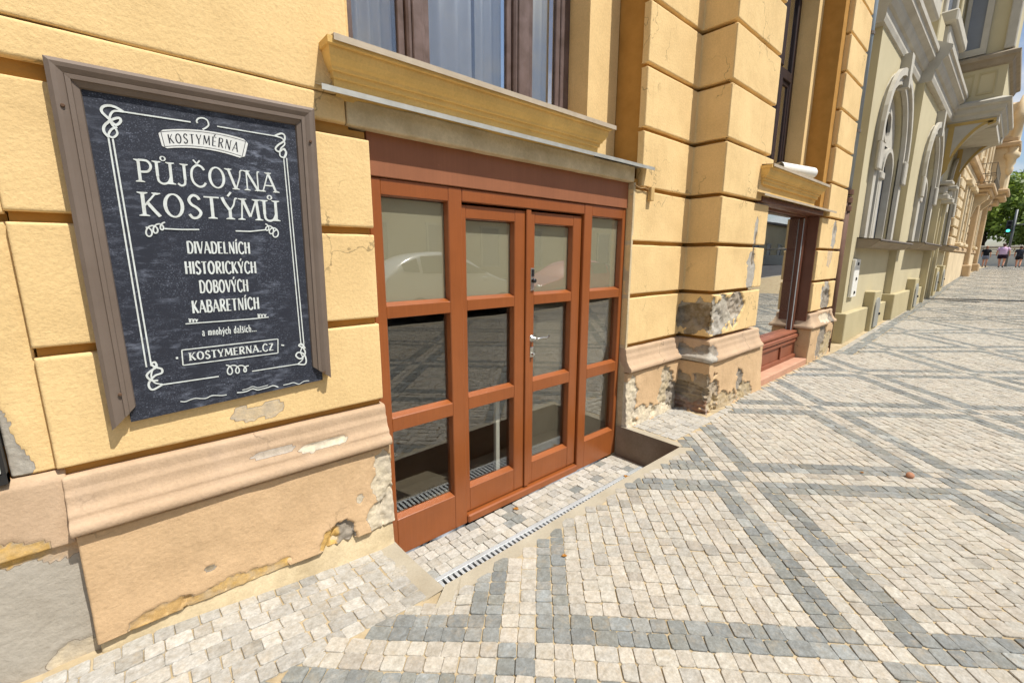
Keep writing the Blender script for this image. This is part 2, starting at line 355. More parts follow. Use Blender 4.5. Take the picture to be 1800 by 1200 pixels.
def sheet(name, path, z0, z1, m, parent, depth=0.05, prof=None, rnd_e=0.008, amp=0.0022, res=0.016, wear=None, wdepth=0.008, ragged=0.0, zlines=None, seed=0, smoothf=True, ends=True):
    S = path_samples(path, res); ns = len(S)
    zs = np.array(zlines) if zlines is not None else np.linspace(z0, z1, max(2, int(round((z1-z0)/res))+1))
    if zlines is None and rnd_e > 0: zs = np.sort(np.concatenate([zs, z0+np.array([.002, .006, .012]), z1-np.array([.002, .006, .012])]))
    nz = len(zs)
    X = S[:, 0][:, None]+0*zs; Y = S[:, 1][:, None]+0*zs; NX = S[:, 2][:, None]+0*zs; NY = S[:, 3][:, None]+0*zs; T = S[:, 4][:, None]+0*zs
    Z = zs[None, :]+0*X
    L = S[-1, 4]
    def er(d):
        q = np.clip(1-d/rnd_e, 0, 1) if rnd_e > 0 else 0*d
        return rnd_e*(1-np.sqrt(np.clip(1-q*q, 0, 1)))
    wob = 0.004*fbm(T*6+seed*3.1, Z*6, seed % 11)
    off = -er(np.maximum(Z-z0, 0)) - er(np.maximum(z1-Z, 0))
    if ends: off = off - er(T) - er(L-T)
    off = off + amp*fbm(T*9+seed*7.7, Z*9, seed % 7, 4) + amp*1.2*vnoise(T*2.2+seed, Z*2.2, 3)
    if prof is not None: off = off + np.interp(Z, [q[0] for q in prof], [q[1] for q in prof])
    W = np.zeros((ns, nz, 4)); W[..., :3] = 0.4
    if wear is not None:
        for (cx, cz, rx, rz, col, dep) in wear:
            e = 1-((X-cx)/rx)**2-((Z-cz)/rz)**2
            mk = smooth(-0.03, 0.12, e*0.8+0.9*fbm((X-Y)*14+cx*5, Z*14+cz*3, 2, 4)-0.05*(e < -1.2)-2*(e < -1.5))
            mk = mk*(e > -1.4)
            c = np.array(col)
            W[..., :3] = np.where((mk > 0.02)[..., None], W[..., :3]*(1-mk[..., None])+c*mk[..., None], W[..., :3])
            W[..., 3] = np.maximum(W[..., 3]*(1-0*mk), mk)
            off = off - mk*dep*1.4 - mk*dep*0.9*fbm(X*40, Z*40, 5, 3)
    if ragged:
        zb = ragged*(0.5+fbm(T*9, 0*T, 4, 4))
        Z = Z + np.where(np.arange(nz)[None, :] == 0, zb, 0) + np.where(np.arange(nz)[None, :] == 1, zb*.5, 0)
    Z = Z + np.where((np.arange(nz)[None, :] == 0) | (np.arange(nz)[None, :] == nz-1), wob*.8, 0)
    VX = X+NX*off; VY = Y+NY*off
    # skirt ring going back into the wall
    def pad(A): return np.pad(A, 1, mode='edge')
    VX, VY, Z, W = pad(VX), pad(VY), pad(Z), np.pad(W, ((1, 1), (1, 1), (0, 0)), mode='edge')
    NXp, NYp = pad(NX), pad(NY)
    ring = np.ones_like(VX, bool); ring[1:-1, 1:-1] = False
    VX = np.where(ring, VX-NXp*depth, VX); VY = np.where(ring, VY-NYp*depth, VY)
    V = np.stack([VX, VY, Z], -1).reshape(-1, 3)
    a, b = VX.shape
    I = np.arange(a*b).reshape(a, b)
    F = np.stack([I[:-1, :-1], I[1:, :-1], I[1:, 1:], I[:-1, 1:]], -1).reshape(-1, 4)
    o = fast_mesh(name, V, F, m, parent, smoothf, {'wear': W.reshape(-1, 4)})
    return o
def fast_mesh(name, V, F, m, parent=None, smoothf=True, attr=None):
    me = bpy.data.meshes.new(name); k = F.shape[1]
    me.vertices.add(len(V)); me.vertices.foreach_set('co', np.asarray(V, np.float32).ravel())
    me.loops.add(F.size); me.loops.foreach_set('vertex_index', F.ravel().astype(np.int32))
    me.polygons.add(len(F)); me.polygons.foreach_set('loop_start', (np.arange(len(F))*k).astype(np.int32)); me.polygons.foreach_set('loop_total', np.full(len(F), k, np.int32))
    me.update(calc_edges=True); me.validate()
    if m: me.materials.append(m)
    me.polygons.foreach_set('use_smooth', np.full(len(me.polygons), smoothf))
    for nm, a in (attr or {}).items():
        ca = me.color_attributes.new(nm, 'FLOAT_COLOR', 'POINT'); ca.data.foreach_set('color', np.asarray(a, np.float32).ravel())
    o = bpy.data.objects.new(name, me); COL.objects.link(o)
    if parent: attach(o, parent)
    return o
# ================================================================== ground: pavement, landing, road
GX = [-400, 8.5, 13.8, 18.2, 22.8, 30.8, 38.8, 60, 900]
GZ = [0.0, 0.0, .16, .29, .48, .73, .84, .86, .86]
PIT_X0, PIT_X1, PIT_Y, PIT_Z = 0.945, 3.13, -0.555, -0.265
def ground(x, y):
    x = np.asarray(x, float); y = np.asarray(y, float)
    z = np.interp(x, GX, GZ)
    dip = -0.085*smooth(-0.15, 0.93, x)*(x < PIT_X0+.001)*smooth(-1.25, -0.05, y)
    dip2 = -0.036*(1-smooth(0.9, 2.6, x))*smooth(-1.25, -0.55, y)*(x >= PIT_X0+.001)
    return z + dip + dip2 + 0.004*vnoise(x*0.8, y*0.8, 2)*(x > 3.3)

# base sheet of joint sand, with the hole of the sunken landing
xs = sorted(set([-60, -30, -14] + [round(v, 3) for v in np.arange(-8, 0.9, .3)] + [0.925, PIT_X0] + [round(v, 3) for v in np.arange(1.2, 3.1, .3)] + [PIT_X1, 3.2] + [round(v, 3) for v in np.arange(3.5, 62, .5)]))
ys = [-6.2, -5.0, -3.9, -3.4, -2.9, -2.4, -1.9, -1.5, -1.2, -1.0, -0.8, PIT_Y, -0.4, -0.25, -0.12, 0.0, 0.08]
gv = []; gf = []
for i, x in enumerate(xs):
    for j, y in enumerate(ys): gv.append((x, y, float(ground(x, y))-0.0055))
for i in range(len(xs)-1):
    for j in range(len(ys)-1):
        if xs[i] >= PIT_X0-.001 and xs[i+1] <= PIT_X1+.001 and ys[j] >= PIT_Y-.001: continue
        n = len(ys); gf.append((i*n+j, (i+1)*n+j, (i+1)*n+j+1, i*n+j+1))
pave = struct(link('sidewalk', gv, gf, M_sand))

# road and far ground
rv = []; rf = []
rxs = [-400, -30, 8.5, 13.8, 18.2, 22.8, 30.8, 38.8, 60, 120, 900]
for x in rxs:
    for y in (-900, -40, -6.35): rv.append((x, y, float(np.interp(x, GX, GZ))-0.13))
for i in range(len(rxs)-1):
    for j in range(2): rf.append((i*3+j, (i+1)*3+j, (i+1)*3+j+1, i*3+j+1))
b0 = len(rv); rv += [(62, -6.35, .73), (900, -6.35, .73), (900, 900, .73), (62, 900, .73)]; rf.append((b0, b0+1, b0+2, b0+3))
road = struct(link('road', rv, rf, M_asph))
kb = MB()
for i in range(len(xs)-1):
    x0, x1 = xs[i], xs[i+1]; z0, z1 = float(ground(x0, -6.2)), float(ground(x1, -6.2))
    kb.add([(x0, -6.4, z0-.3), (x1, -6.4, z1-.3), (x1, -6.2, z1-.3), (x0, -6.2, z0-.3), (x0, -6.4, z0), (x1, -6.4, z1), (x1, -6.2, z1), (x0, -6.2, z0)],
           [(0, 1, 5, 4), (4, 5, 6, 7), (2, 3, 7, 6)])
struct(kb.build('kerb', M_rim))

# ---- stones
UH, PH = -0.1025, 1.485      # lines of constant u = (x+y)/sqrt2
VD, PD = 2.843, 1.428        # lines of constant v = (x-y)/sqrt2
R2 = math.sqrt(2)
stones = []                  # (corners[4] xy, dark flag, kind)
def split(L, a, jit):
    n = max(1, int(round(L/a*(1+rnd.uniform(-.06, .06))))); c = [0]
    wts = [1+rnd.uniform(-jit, jit) for _ in range(n)]; t = sum(wts)
    for q in wts: c.append(c[-1]+q/t*L)
    return c
def uv_cell(u0, u1, v0, v1):
    return [((u+v)/R2, (u-v)/R2) for u, v in ((u0, v0), (u0, v1), (u1, v1), (u1, v0))]
def keep(cx, cy):
    if cy < (-6.15 if cx < 17 else -3.42) or cx < -3.6 or cx > 57: return False
    if cy > -0.02: return False
    if PIT_X0-0.08 < cx < PIT_X1+0.075 and cy > PIT_Y-0.055: return False
    if cx < 0.86 and cy > -0.53: return False
    if 3.2 < cx < 4.35 and cy > -0.47: return False
    if cx > 4.0 and cx < 8.3 and cy > -0.37: return False
    if cx >= 8.3 and cy > -0.62: return False
    if cx < 1.0 and cy < -3.4: return False
    return True
cw = PD/20; rh = 0.072
for i in range(-9, 44):
    for j in range(-8, 46):
        u0 = UH+PH*i; v0 = VD+PD*(j-2)
        cx, cy = (u0+v0+1.4)/R2, (u0-v0)/R2
        if cy > 3 or cy < -8.5 or cx < -6 or cx > 60: continue
        cells = []
        for a in range(-3, 3):           # crossing: 6 x 6 checker of pairs
            for b in range(-3, 3):
                ga = (a+3)//2; gb = (b+3)//2
                cells.append((u0+a*rh, u0+(a+1)*rh, v0+b*cw, v0+(b+1)*cw, (ga+gb) % 2 == 0))
        fu0, fu1 = u0+3*rh, u0+PH-3*rh
        for b in range(-3, 17):          # columns running along u
            dark = b < 3 and (b+3)//2 != 1
            c = split(fu1-fu0, 0.074, 0.3)
            for k in range(len(c)-1): cells.append((fu0+c[k], fu0+c[k+1], v0+b*cw, v0+(b+1)*cw, dark))
        for a in range(-3, 3):           # rows of the other band
            dark = (a+3)//2 != 1
            c = split(PD-6*cw, 0.077, 0.25); fv = v0+3*cw
            for k in range(len(c)-1): cells.append((u0+a*rh, u0+(a+1)*rh, fv+c[k], fv+c[k+1], dark))
        for (a, b, c, d, dk) in cells:
            x = (a+b)/2; y = (c+d)/2
            cx, cy = (x+y)/R2, (x-y)/R2
            if keep(cx, cy): stones.append((uv_cell(a, b, c, d), dk, 'field'))
def rows(x0, x1, y0, y1, rowh, length, darkp, kind, test=None):
    n = max(1, int(round((y1-y0)/rowh)))
    for k in range(n):
        ya, yb = y0+(y1-y0)*k/n, y0+(y1-y0)*(k+1)/n
        c = split(x1-x0, length, .28)
        for q in range(len(c)-1):
            xa, xb = x0+c[q], x0+c[q+1]
            if test and not test((xa+xb)/2, (ya+yb)/2): continue
            stones.append(([(xa, ya), (xb, ya), (xb, yb), (xa, yb)], rnd.random() < darkp, kind))
rows(-3.6, 0.86, -0.545, -0.035, 0.073, 0.082, 0.0, 'border')
rows(3.235, 4.35, -0.46, -0.025, 0.07, 0.088, 0.0, 'border', lambda x, y: not (x > 4.0 and y > -0.36))
for q in range(2): rows(8.3, 30, -0.62+q*.08, -0.54+q*.08, 0.08, 0.09, 0.95, 'field')
rows(8.3, 30, -0.46, -0.38, 0.08, 0.09, 0.1, 'field')
rows(PIT_X0+.035, PIT_X1-.03, -0.234, 0.05, 0.072, 0.080, 0.06, 'landing')

LIGHT = [(.45, .42, .355), (.465, .44, .378), (.43, .408, .355), (.455, .42, .355), (.42, .40, .352), (.44, .405, .345)]
BORD = [(.44, .42, .37), (.46, .44, .39), (.42, .405, .365), (.45, .425, .37)]
DARK = [(.23, .24, .225), (.25, .26, .248), (.21, .222, .216), (.265, .267, .248), (.24, .245, .222)]
def tint_of(dk, kind):
    if dk: c = rnd.choice(DARK)
    elif kind == 'landing': c = rnd.choice(BORD + LIGHT[:3])
    elif kind == 'border': c = rnd.choice(BORD)
    else: c = rnd.choice(LIGHT)
    if rnd.random() < .06: c = tuple(q*.8 for q in c)
    k = rnd.uniform(.91, 1.07)
    if dk and rnd.random() < .10: k *= 1.35
    return tuple(min(.62, q*k) for q in c)
# unit stone: ring0 at the foot, ring1 shoulder, ring2 top
def stone_geo(corn, zfun, gap, lift, seedr, tl=.03, jj=.0036):
    cx = sum(c[0] for c in corn)/4; cy = sum(c[1] for c in corn)/4
    ang = []
    pts = []
    for (x, y) in corn:
        dx, dy = x-cx, y-cy; L = math.hypot(dx, dy); k = 1-gap/L*1.25
        pts.append((cx+dx*k+seedr.uniform(-jj, jj), cy+dy*k+seedr.uniform(-jj, jj)))
    # 8-gon: cut corners a little
    oct_ = []
    for i in range(4):
        p = pts[i]; a = pts[i-1]; b = pts[(i+1) % 4]; t = seedr.uniform(.05, .14); t2 = seedr.uniform(.05, .14)
        oct_.append((p[0]+(a[0]-p[0])*t, p[1]+(a[1]-p[1])*t)); oct_.append((p[0]+(b[0]-p[0])*t2, p[1]+(b[1]-p[1])*t2))
    v = []
    tx, ty = seedr.uniform(-tl, tl), seedr.uniform(-tl, tl)
    for (s, h) in ((1.0, -.022), (0.995, -.0022), (0.945, 0.0003)):
        for (x, y) in oct_:
            X, Y = cx+(x-cx)*s, cy+(y-cy)*s
            v.append((X, Y, zfun(X, Y)+lift+h+(tx*(X-cx)+ty*(Y-cy) if h > -.02 else 0)))
    v.append((cx, cy, zfun(cx, cy)+lift+.0006))
    return v
SF = []
for r_ in range(2):
    for k in range(8): SF.append((r_*8+k, r_*8+(k+1) % 8, (r_+1)*8+(k+1) % 8, (r_+1)*8+k))
SFT = [(16+k, 16+(k+1) % 8, 24) for k in range(8)]
tri = []
for q in SF: tri += [(q[0], q[1], q[2]), (q[0], q[2], q[3])]
TRI = np.array(tri+SFT)
FTRI = np.array([(i, (i+1) % 4, 4+(i+1) % 4) for i in range(4)]+[(i, 4+(i+1) % 4, 4+i) for i in range(4)]+[(4, 5, 6), (4, 6, 7)])
def shown(cx, cy, cz=0.0):
    d = Vector((cx, cy, cz))-CAMP; zc = d.dot(_f)
    if zc < .2: return 0
    px = 900+FPX*d.dot(_r)/zc; py = 600-FPX*d.dot(_u)/zc
    if not (-12 < px < 1812 and -12 < py < 1212): return 0
    return (-d.z)/(d.length**3)
land = struct(link('landing_bed', [(PIT_X0, -.236, PIT_Z-.012), (PIT_X1, -.236, PIT_Z-.012), (PIT_X1, .055, PIT_Z-.012), (PIT_X0, .055, PIT_Z-.012)], [(0, 1, 2, 3)], M_sand))
order = sorted((s for s in stones if s[2] != 'landing'), key=lambda s: -shown(sum(c[0] for c in s[0])/4, sum(c[1] for c in s[0])/4))
single, rest = order[:300], order[300:]
# variants of a unit stone for the single ones
sr = random.Random(3)
variants = []
for k in range(28):
    g = stone_geo([(-.5, -.5), (.5, -.5), (.5, .5), (-.5, .5)], lambda x, y: 0.0, .016, 0, random.Random(k), 0.0, .042)
    # planform jitter relative to unit size; heights stay metric through z scale 1
    g = [(x*(1+0), y, z) for x, y, z in g]
    variants.append(g)
vmesh = {}
def variant_mesh(kind):
    if kind in vmesh: return vmesh[kind]
    dk, kd, n = kind
    c = tint_of(dk, kd); g = variants[n % len(variants)]
    me = bpy.data.meshes.new('paving_stone'); me.from_pydata(g, [], [tuple(f) for f in SF]+SFT); me.update()
    me.materials.append(M_stone); me.polygons.foreach_set('use_smooth', [False]*len(me.polygons))
    ca = me.color_attributes.new('tint', 'FLOAT_COLOR', 'POINT'); ca.data.foreach_set('color', np.tile(np.array([*c, 1.0], np.float32), len(g)))
    vmesh[kind] = me; return me
def single_stone(s, parent, zf):
    c, dk, kd = s
    A, B, C_, D = [Vector((*p, 0)) for p in c]
    ctr = (A+B+C_+D)/4; ex = (B-A); ey = (D-A)
    me = variant_mesh((dk, kd, rnd.randrange(14)))
    o = bpy.data.objects.new('paving_stone', me); COL.objects.link(o)
    def zz(p): return float(zf(p.x, p.y))
    zx = (zz(ctr+ex/2)-zz(ctr-ex/2))+rnd.uniform(-.0012, .0012); zy = (zz(ctr+ey/2)-zz(ctr-ey/2))+rnd.uniform(-.0012, .0012)
    M = Matrix(((ex.x, ey.x, 0, ctr.x), (ex.y, ey.y, 0, ctr.y), (zx, zy, 1, zz(ctr)+rnd.uniform(-.0018, .0022)), (0, 0, 0, 1)))
    o.parent = parent; o.matrix_parent_inverse = Matrix.Identity(4)
    # bake shear-free transform: rotation + scale
    ang = math.atan2(ex.y, ex.x); o.location = M.translation; o.scale = (ex.length, ey.length, 1.0)
    o.rotation_euler = Matrix(((math.cos(ang), -math.sin(ang), 0), (math.sin(ang), math.cos(ang), 0), (0, 0, 1))).to_euler()
    tilt = Vector((-zx/ex.length, -zy/ey.length, 1)).normalized()
    o.rotation_euler = (math.atan2(zy, ey.length), -math.atan2(zx, ex.length), ang)
    return o
gf_ = lambda x, y: ground(x, y)
for s in single: single_stone(s, pave, gf_)
for s in stones:
    if s[2] == 'landing': single_stone(s, land, lambda x, y: PIT_Z)
# the rest in one mesh
V = []; C4 = []; F = []
cent = np.array([[sum(c[0] for c in s[0])/4, sum(c[1] for c in s[0])/4] for s in rest])
GZc = ground(cent[:, 0], cent[:, 1])
GZx = (ground(cent[:, 0]+.05, cent[:, 1])-ground(cent[:, 0]-.05, cent[:, 1]))/.1
GZy = (ground(cent[:, 0], cent[:, 1]+.05)-ground(cent[:, 0], cent[:, 1]-.05))/.1
sr = random.Random(11)
for k, s in enumerate(rest):
    cx, cy = cent[k]; z0 = GZc[k]; gx = GZx[k] if abs(GZx[k]) < .3 else 0; gy = GZy[k] if abs(GZy[k]) < .3 else 0
    v = stone_geo(s[0], lambda x, y: z0+gx*(x-cx)+gy*(y-cy), .0018, sr.uniform(-.0018, .0022), sr)
    b = len(V)
    if cx > 13 or cy < -3.4:
        v = [v[i] for i in (0, 2, 4, 6, 16, 18, 20, 22)]; F.append(FTRI+b)
    else: F.append(TRI+b)
    V += v; C4 += [(*tint_of(s[1], s[2]), 1.0)]*len(v)
po = fast_mesh('paving_stones', np.array(V), np.concatenate(F), M_stone, pave, False, {'tint': np.array(C4)}); po['kind'] = 'stuff'

# ---- sunken landing: rim, side walls, channel grate
rm = MB()
def rim_strip(pts_in, pts_out, zoff=0.005):
    n = len(pts_in); vs = [(x, y, float(ground(x, y))+zoff) for x, y in pts_in]+[(x, y, float(ground(x, y))+zoff-.008) for x, y in pts_out]
    rm.add(vs, [(i, i+1, n+i+1, n+i) for i in range(n-1)])
N = 70
xi = [PIT_X0+(PIT_X1-PIT_X0)*k/N for k in range(N+1)]
rim_strip([(x+(0.002 if k == 0 else 0), PIT_Y) for k, x in enumerate(xi)], [(x+(-.11+0.20*k/N), PIT_Y-.078-.012*float(fbm(x*6, 1.0, 1, 2))) for k, x in enumerate(xi)])
yi = [PIT_Y+(0.0-PIT_Y)*k/24 for k in range(25)]
rim_strip([(PIT_X0, y) for y in yi][::-1], [(PIT_X0-.11-.016*float(fbm(y*6, 3.0, 1, 2)), y) for y in yi][::-1])
rim_strip([(PIT_X1+.001, y) for y in yi], [(PIT_X1+.09+.01*float(vnoise(y*9, 7.0, 1)), y) for y in yi])
struct(rm.build('landing_rim', M_rim, fix=True))
pw = MB()
def wall_strip(pts):
    n = len(pts); vs = [(x, y, float(ground(x + (0.01 if side > 0 else 0 if side == 0 else -.01), y))+.003) for x, y in pts]+[(x, y, PIT_Z-.02) for x, y in pts]
    pw.add(vs, [(i, i+1, n+i+1, n+i) for i in range(n-1)])
side = 0; wall_strip([(x, PIT_Y) for x in xi])
side = -1; wall_strip([(PIT_X0, y) for y in yi+[0.05]])
side = 1; wall_strip([(PIT_X1, y) for y in yi+[0.05]])
struct(pw.build('landing_wall', M_pitw))
ch = MB(); ch.box(PIT_X0+.002, PIT_X1-.002, PIT_Y+.002, -.398, PIT_Z-.03, PIT_Z-.002, .003); struct(ch.build('landing_kerb_strip', M_rim))
g0, g1, gy0, gy1 = PIT_X0+.03, PIT_X1-.03, -.395, -.238
gr = MB()
gr.box(g0, g1, gy0, gy0+.018, PIT_Z-.02, PIT_Z+.003, .002); gr.box(g0, g1, gy1-.030, gy1, PIT_Z-.02, PIT_Z+.003, .002)
nb = int((g1-g0)/.034)
for k in range(nb+1):
    x = g0+(g1-g0-.019)*k/nb; gr.box(x, x+.019, gy0+.018, gy1-.030, PIT_Z-.012, PIT_Z+.002)
grate = gr.build('drain_grate', M_galv); rebase(grate, ((g0+g1)/2, (gy0+gy1)/2, PIT_Z-.02))
tag(grate, 'long galvanised slotted drain grate set in the sunken landing before the brown door', 'drain grate')
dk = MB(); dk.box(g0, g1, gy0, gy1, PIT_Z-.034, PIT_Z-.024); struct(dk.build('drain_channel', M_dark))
# ================================================================== the yellow corner house
house = thing('yellow_house', (2.0, 0.1, 0), 'yellow stucco house with banded piers, brown glazed door and peeling tan plinth', 'building')
GREY = hexc(178, 172, 160); CREAM = hexc(214, 200, 172); DGREY = hexc(140, 130, 116); BRICK = hexc(150, 96, 74); OCH = hexc(206, 168, 100)
JZ = [0.725, 1.17, 1.61, 2.045, 2.50, 2.965, 3.42, 3.87, 4.32, 4.78, 5.24, 5.7, 6.2]
JH = 0.034   # joint height

def backing(x0, x1, y, z0, z1, yb):
    MB().box(x0, x1, y, yb, z0, z1).build('wall', M_gap, house)
sd = [0]
def block(path, z0, z1, wear=None, **k):
    sd[0] += 1
    return sheet('wall_block', path, z0, z1, M_yel, house, wear=wear, seed=sd[0], **k)

# --- left pier (carries the chalkboard)
backing(-0.255, 0.935, 0.032, -0.35, 2.05, 0.45)
backing(-0.255, 0.86, 0.032, 2.05, 6.4, 0.45)
LP = [(-0.262, 0.0), (0.945, 0.0)]
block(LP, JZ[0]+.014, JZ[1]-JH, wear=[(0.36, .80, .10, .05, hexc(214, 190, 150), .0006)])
block(LP, JZ[1], JZ[2]-JH)
block(LP, JZ[2], JZ[3]-JH)
block([(-0.75, 0.0), (0.84, 0.0)], JZ[3]+.02, 2.175, rnd_e=.010)
block([(-0.75, 0.0), (0.868, 0.0)], 2.18, 6.4, rnd_e=.008, res=.03)
MPROF = [(0.0, .05), (.50, .052), (.504, .064), (.522, .070), (.540, .064), (.552, .050), (.554, .036), (.572, .040), (.582, .030), (.595, .020), (.622, .014), (.640, .016), (.644, .005), (.69, .004), (.70, .0), (.706, -.008)]
sheet('base_moulding', [(-0.255, -0.004), (0.95, -0.004)], .500, .706, M_mou, house, depth=.07, prof=MPROF, rnd_e=.004, amp=.0016, res=.011,
      wear=[(0.62, .585, .10, .022, CREAM, .006), (0.40, .61, .10, .02, hexc(190, 176, 158), .001)], seed=31)
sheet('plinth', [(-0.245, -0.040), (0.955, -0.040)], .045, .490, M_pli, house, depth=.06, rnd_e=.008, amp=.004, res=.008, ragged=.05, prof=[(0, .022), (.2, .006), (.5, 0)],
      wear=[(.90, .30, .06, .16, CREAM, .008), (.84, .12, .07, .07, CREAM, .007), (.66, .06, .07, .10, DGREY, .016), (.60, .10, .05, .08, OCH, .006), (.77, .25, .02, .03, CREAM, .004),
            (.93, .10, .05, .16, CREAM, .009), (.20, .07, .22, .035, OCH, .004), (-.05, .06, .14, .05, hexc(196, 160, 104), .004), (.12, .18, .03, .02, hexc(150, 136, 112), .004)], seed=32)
sheet('plinth_foot', [(-0.24, -0.026), (0.945, -0.026)], -.13, .10, M_conc, house, depth=.05, rnd_e=.01, amp=.008, res=.014, prof=[(-.13, .03), (0, .016), (.1, 0)], seed=33)

# --- strip left of the pier, towards the neighbouring shop window
block([(-0.372, 0.030), (-0.262, 0.030)], .735, 1.575, rnd_e=.006, res=.008, wear=[(-.40, .85, .055, .20, GREY, .002), (-.43, 1.15, .04, .22, GREY, .002), (-.37, .77, .05, .06, GREY, .002)])
block([(-0.372, 0.014), (-0.262, 0.014)], 1.60, JZ[3]-JH, rnd_e=.006)
backing(-0.372, -0.26, 0.05, -.3, 6.4, .45); backing(-.752, -.372, .05, -.3, .73, .45); backing(-.752, -.372, .05, 2.06, 6.4, .45)
sheet('base_moulding', [(-0.75, 0.02), (-0.245, 0.02)], .46, .73, M_mou, house, depth=.07, rnd_e=.006, prof=[(.46, .03), (.6, .02), (.705, .015), (.73, -.01)], res=.012,
      wear=[(-.43, .47, .10, .05, OCH, .004)], seed=41)
sheet('plinth', [(-0.75, 0.006), (-0.228, 0.006)], -.05, .475, M_gconc, house, depth=.06, rnd_e=.008, amp=.006, res=.012,
      wear=[(-.27, .44, .10, .05, hexc(206, 174, 136), .0), (-.44, .50, .14, .08, OCH, .0), (-.30, .02, .1, .05, CREAM, .004)], seed=42)
# the house goes on to the left of the frame
backing(-9.0, -2.2, .05, -.3, 6.4, .45); backing(-2.2, -.75, .06, 2.06, 6.4, .45)
for a, b in ((-5.5, -2.25), (-9.0, -5.52)):
    for k in range(4): block([(a, 0.0), (b, 0.0)], (.2, .74, 1.19, 1.63)[k], (.70, 1.15, 1.59, 2.03)[k], res=.06)
    block([(a, 0.0), (b, 0.0)], 2.065, 6.4, res=.1); sheet('plinth', [(a, -.03), (b, -.03)], -.05, .19, M_pli, house, depth=.06, res=.05, seed=43)
block([(-2.24, 0.0), (-.752, 0.0)], 2.065, 6.4, res=.08); sheet('plinth', [(-2.24, .006), (-.752, .006)], -.05, .72, M_gconc, house, depth=.06, res=.04, seed=44)
m_ = MB(); m_.box(-2.6, .4, 1.2, 1.25, .3, 2.3); m_.box(-2.6, -2.55, .46, 1.2, .3, 2.3); m_.box(.35, .4, .46, 1.2, .3, 2.3); m_.box(-2.55, .35, .46, 1.2, 2.2, 2.25); m_.box(-2.55, .35, .46, 1.2, .3, .35); m_.build('interior_wall', M_ind, house)
sw = thing('shop_window', (-0.6, 0.0, 0.72), 'pale painted shop window frame beside the yellow pier with the chalkboard', 'window')
m_ = MB(); m_.box(-.43, -.385, -.012, .04, .765, 2.0, .006); m_.box(-2.2, -.43, -.012, .04, .765, .80, .005); m_.box(-2.245, -2.2, -.012, .04, .765, 2.0, .006); m_.box(-2.245, -.385, -.012, .04, 2.001, 2.05, .006); m_.build('frame', mat('pale_green_paint', hexc(190, 196, 186), .6, .3, var=.1), sw)
m_ = MB(); m_.box(-.384, -.374, -.004, .03, .73, 2.0); m_.box(-2.25, -.374, -.006, .03, .73, .764); m_.build('seal', M_black, sw)
m_ = MB(); m_.box(-2.198, -.432, .012, .018, .802, 2.0); m_.build('pane', M_wglass, sw)

# --- right pier and projecting pilaster, one band per course
P1X0, P1X1, PLX, PY = 3.14, 4.06, 5.08, -0.30
backing(3.165, 4.05, 0.035, -.35, 2.1, .5); backing(3.27, 4.05, .035, 2.1, 6.4, .5)
backing(4.125, 5.02, PY+.065, -.3, 6.4, .5)
def band(z0, z1, xl, wear=None, xr=PLX):
    block([(xl, 0.0), (P1X1, 0.0), (P1X1, PY), (xr, PY)], z0, z1, wear=wear)
for k in range(len(JZ)-1):
    z0, z1 = JZ[k]+(.014 if k == 0 else 0), JZ[k+1]-JH
    xl = P1X0 if z1 < 2.2 else 3.245
    wr = None
    if k == 0: wr = [(4.34, .96, .36, .17, hexc(176, 168, 152), .013), (4.60, 1.02, .17, .12, hexc(165, 152, 134), .016), (4.22, .86, .15, .13, GREY, .01), (4.05, .9, .07, .14, hexc(130, 116, 92), .008)]
    if k == 1: wr = [(4.86, 1.32, .09, .26, GREY, .003), (4.90, 1.50, .035, .12, hexc(110, 92, 68), .012)]
    if k == 2: wr = [(4.90, 1.70, .04, .16, GREY, .003), (4.92, 1.66, .02, .07, hexc(110, 92, 68), .012)]
    band(z0, z1, xl, wr, xr=PLX if z0 > 2.1 else 5.17)
BP = [(3.14, -.004), (P1X1-.004, -.004), (P1X1-.004, PY-.004), (5.26, PY-.004)]
sheet('base_moulding', BP, .500, .706, M_mou, house, depth=.07, prof=MPROF, rnd_e=.004, amp=.0018, res=.013, wear=[(4.1, .60, .10, .05, DGREY, .008), (4.06, .55, .06, .06, GREY, .010)], seed=51)
PP = [(3.145, -.040), (P1X1-.040, -.040), (P1X1-.040, PY-.040), (5.34, PY-.040)]
sheet('plinth', PP, -.03, .490, M_pli, house, depth=.08, rnd_e=.008, amp=.005, res=.009, prof=[(-.03, .03), (.2, .008), (.5, 0)],
      wear=[(3.20, .20, .09, .26, CREAM, .010), (3.42, .06, .20, .10, CREAM, .009), (3.78, .22, .13, .22, hexc(186, 170, 140), .014), (3.92, .12, .12, .18, DGREY, .012), (3.7, .05, .2, .08, CREAM, .008),
            (4.03, .12, .05, .13, hexc(158, 122, 100), .022), (4.16, .14, .10, .22, hexc(166, 148, 122), .020), (4.03, .22, .04, .14, hexc(170, 152, 126), .016), (4.36, .06, .3, .10, hexc(184, 162, 124), .012), (4.74, .18, .09, .16, DGREY, .012), (4.86, .07, .22, .09, hexc(176, 156, 120), .010)], seed=52)
MB().box(4.13, 5.25, PY+.07, .1, -.3, .7).build('wall', M_gap, house)
# reveals of the door opening, right and left
sheet('door_reveal', [(3.142, .35), (3.142, .001)], -.30, 2.06, M_conc, house, depth=.02, rnd_e=.003, amp=.002, res=.03, seed=60)

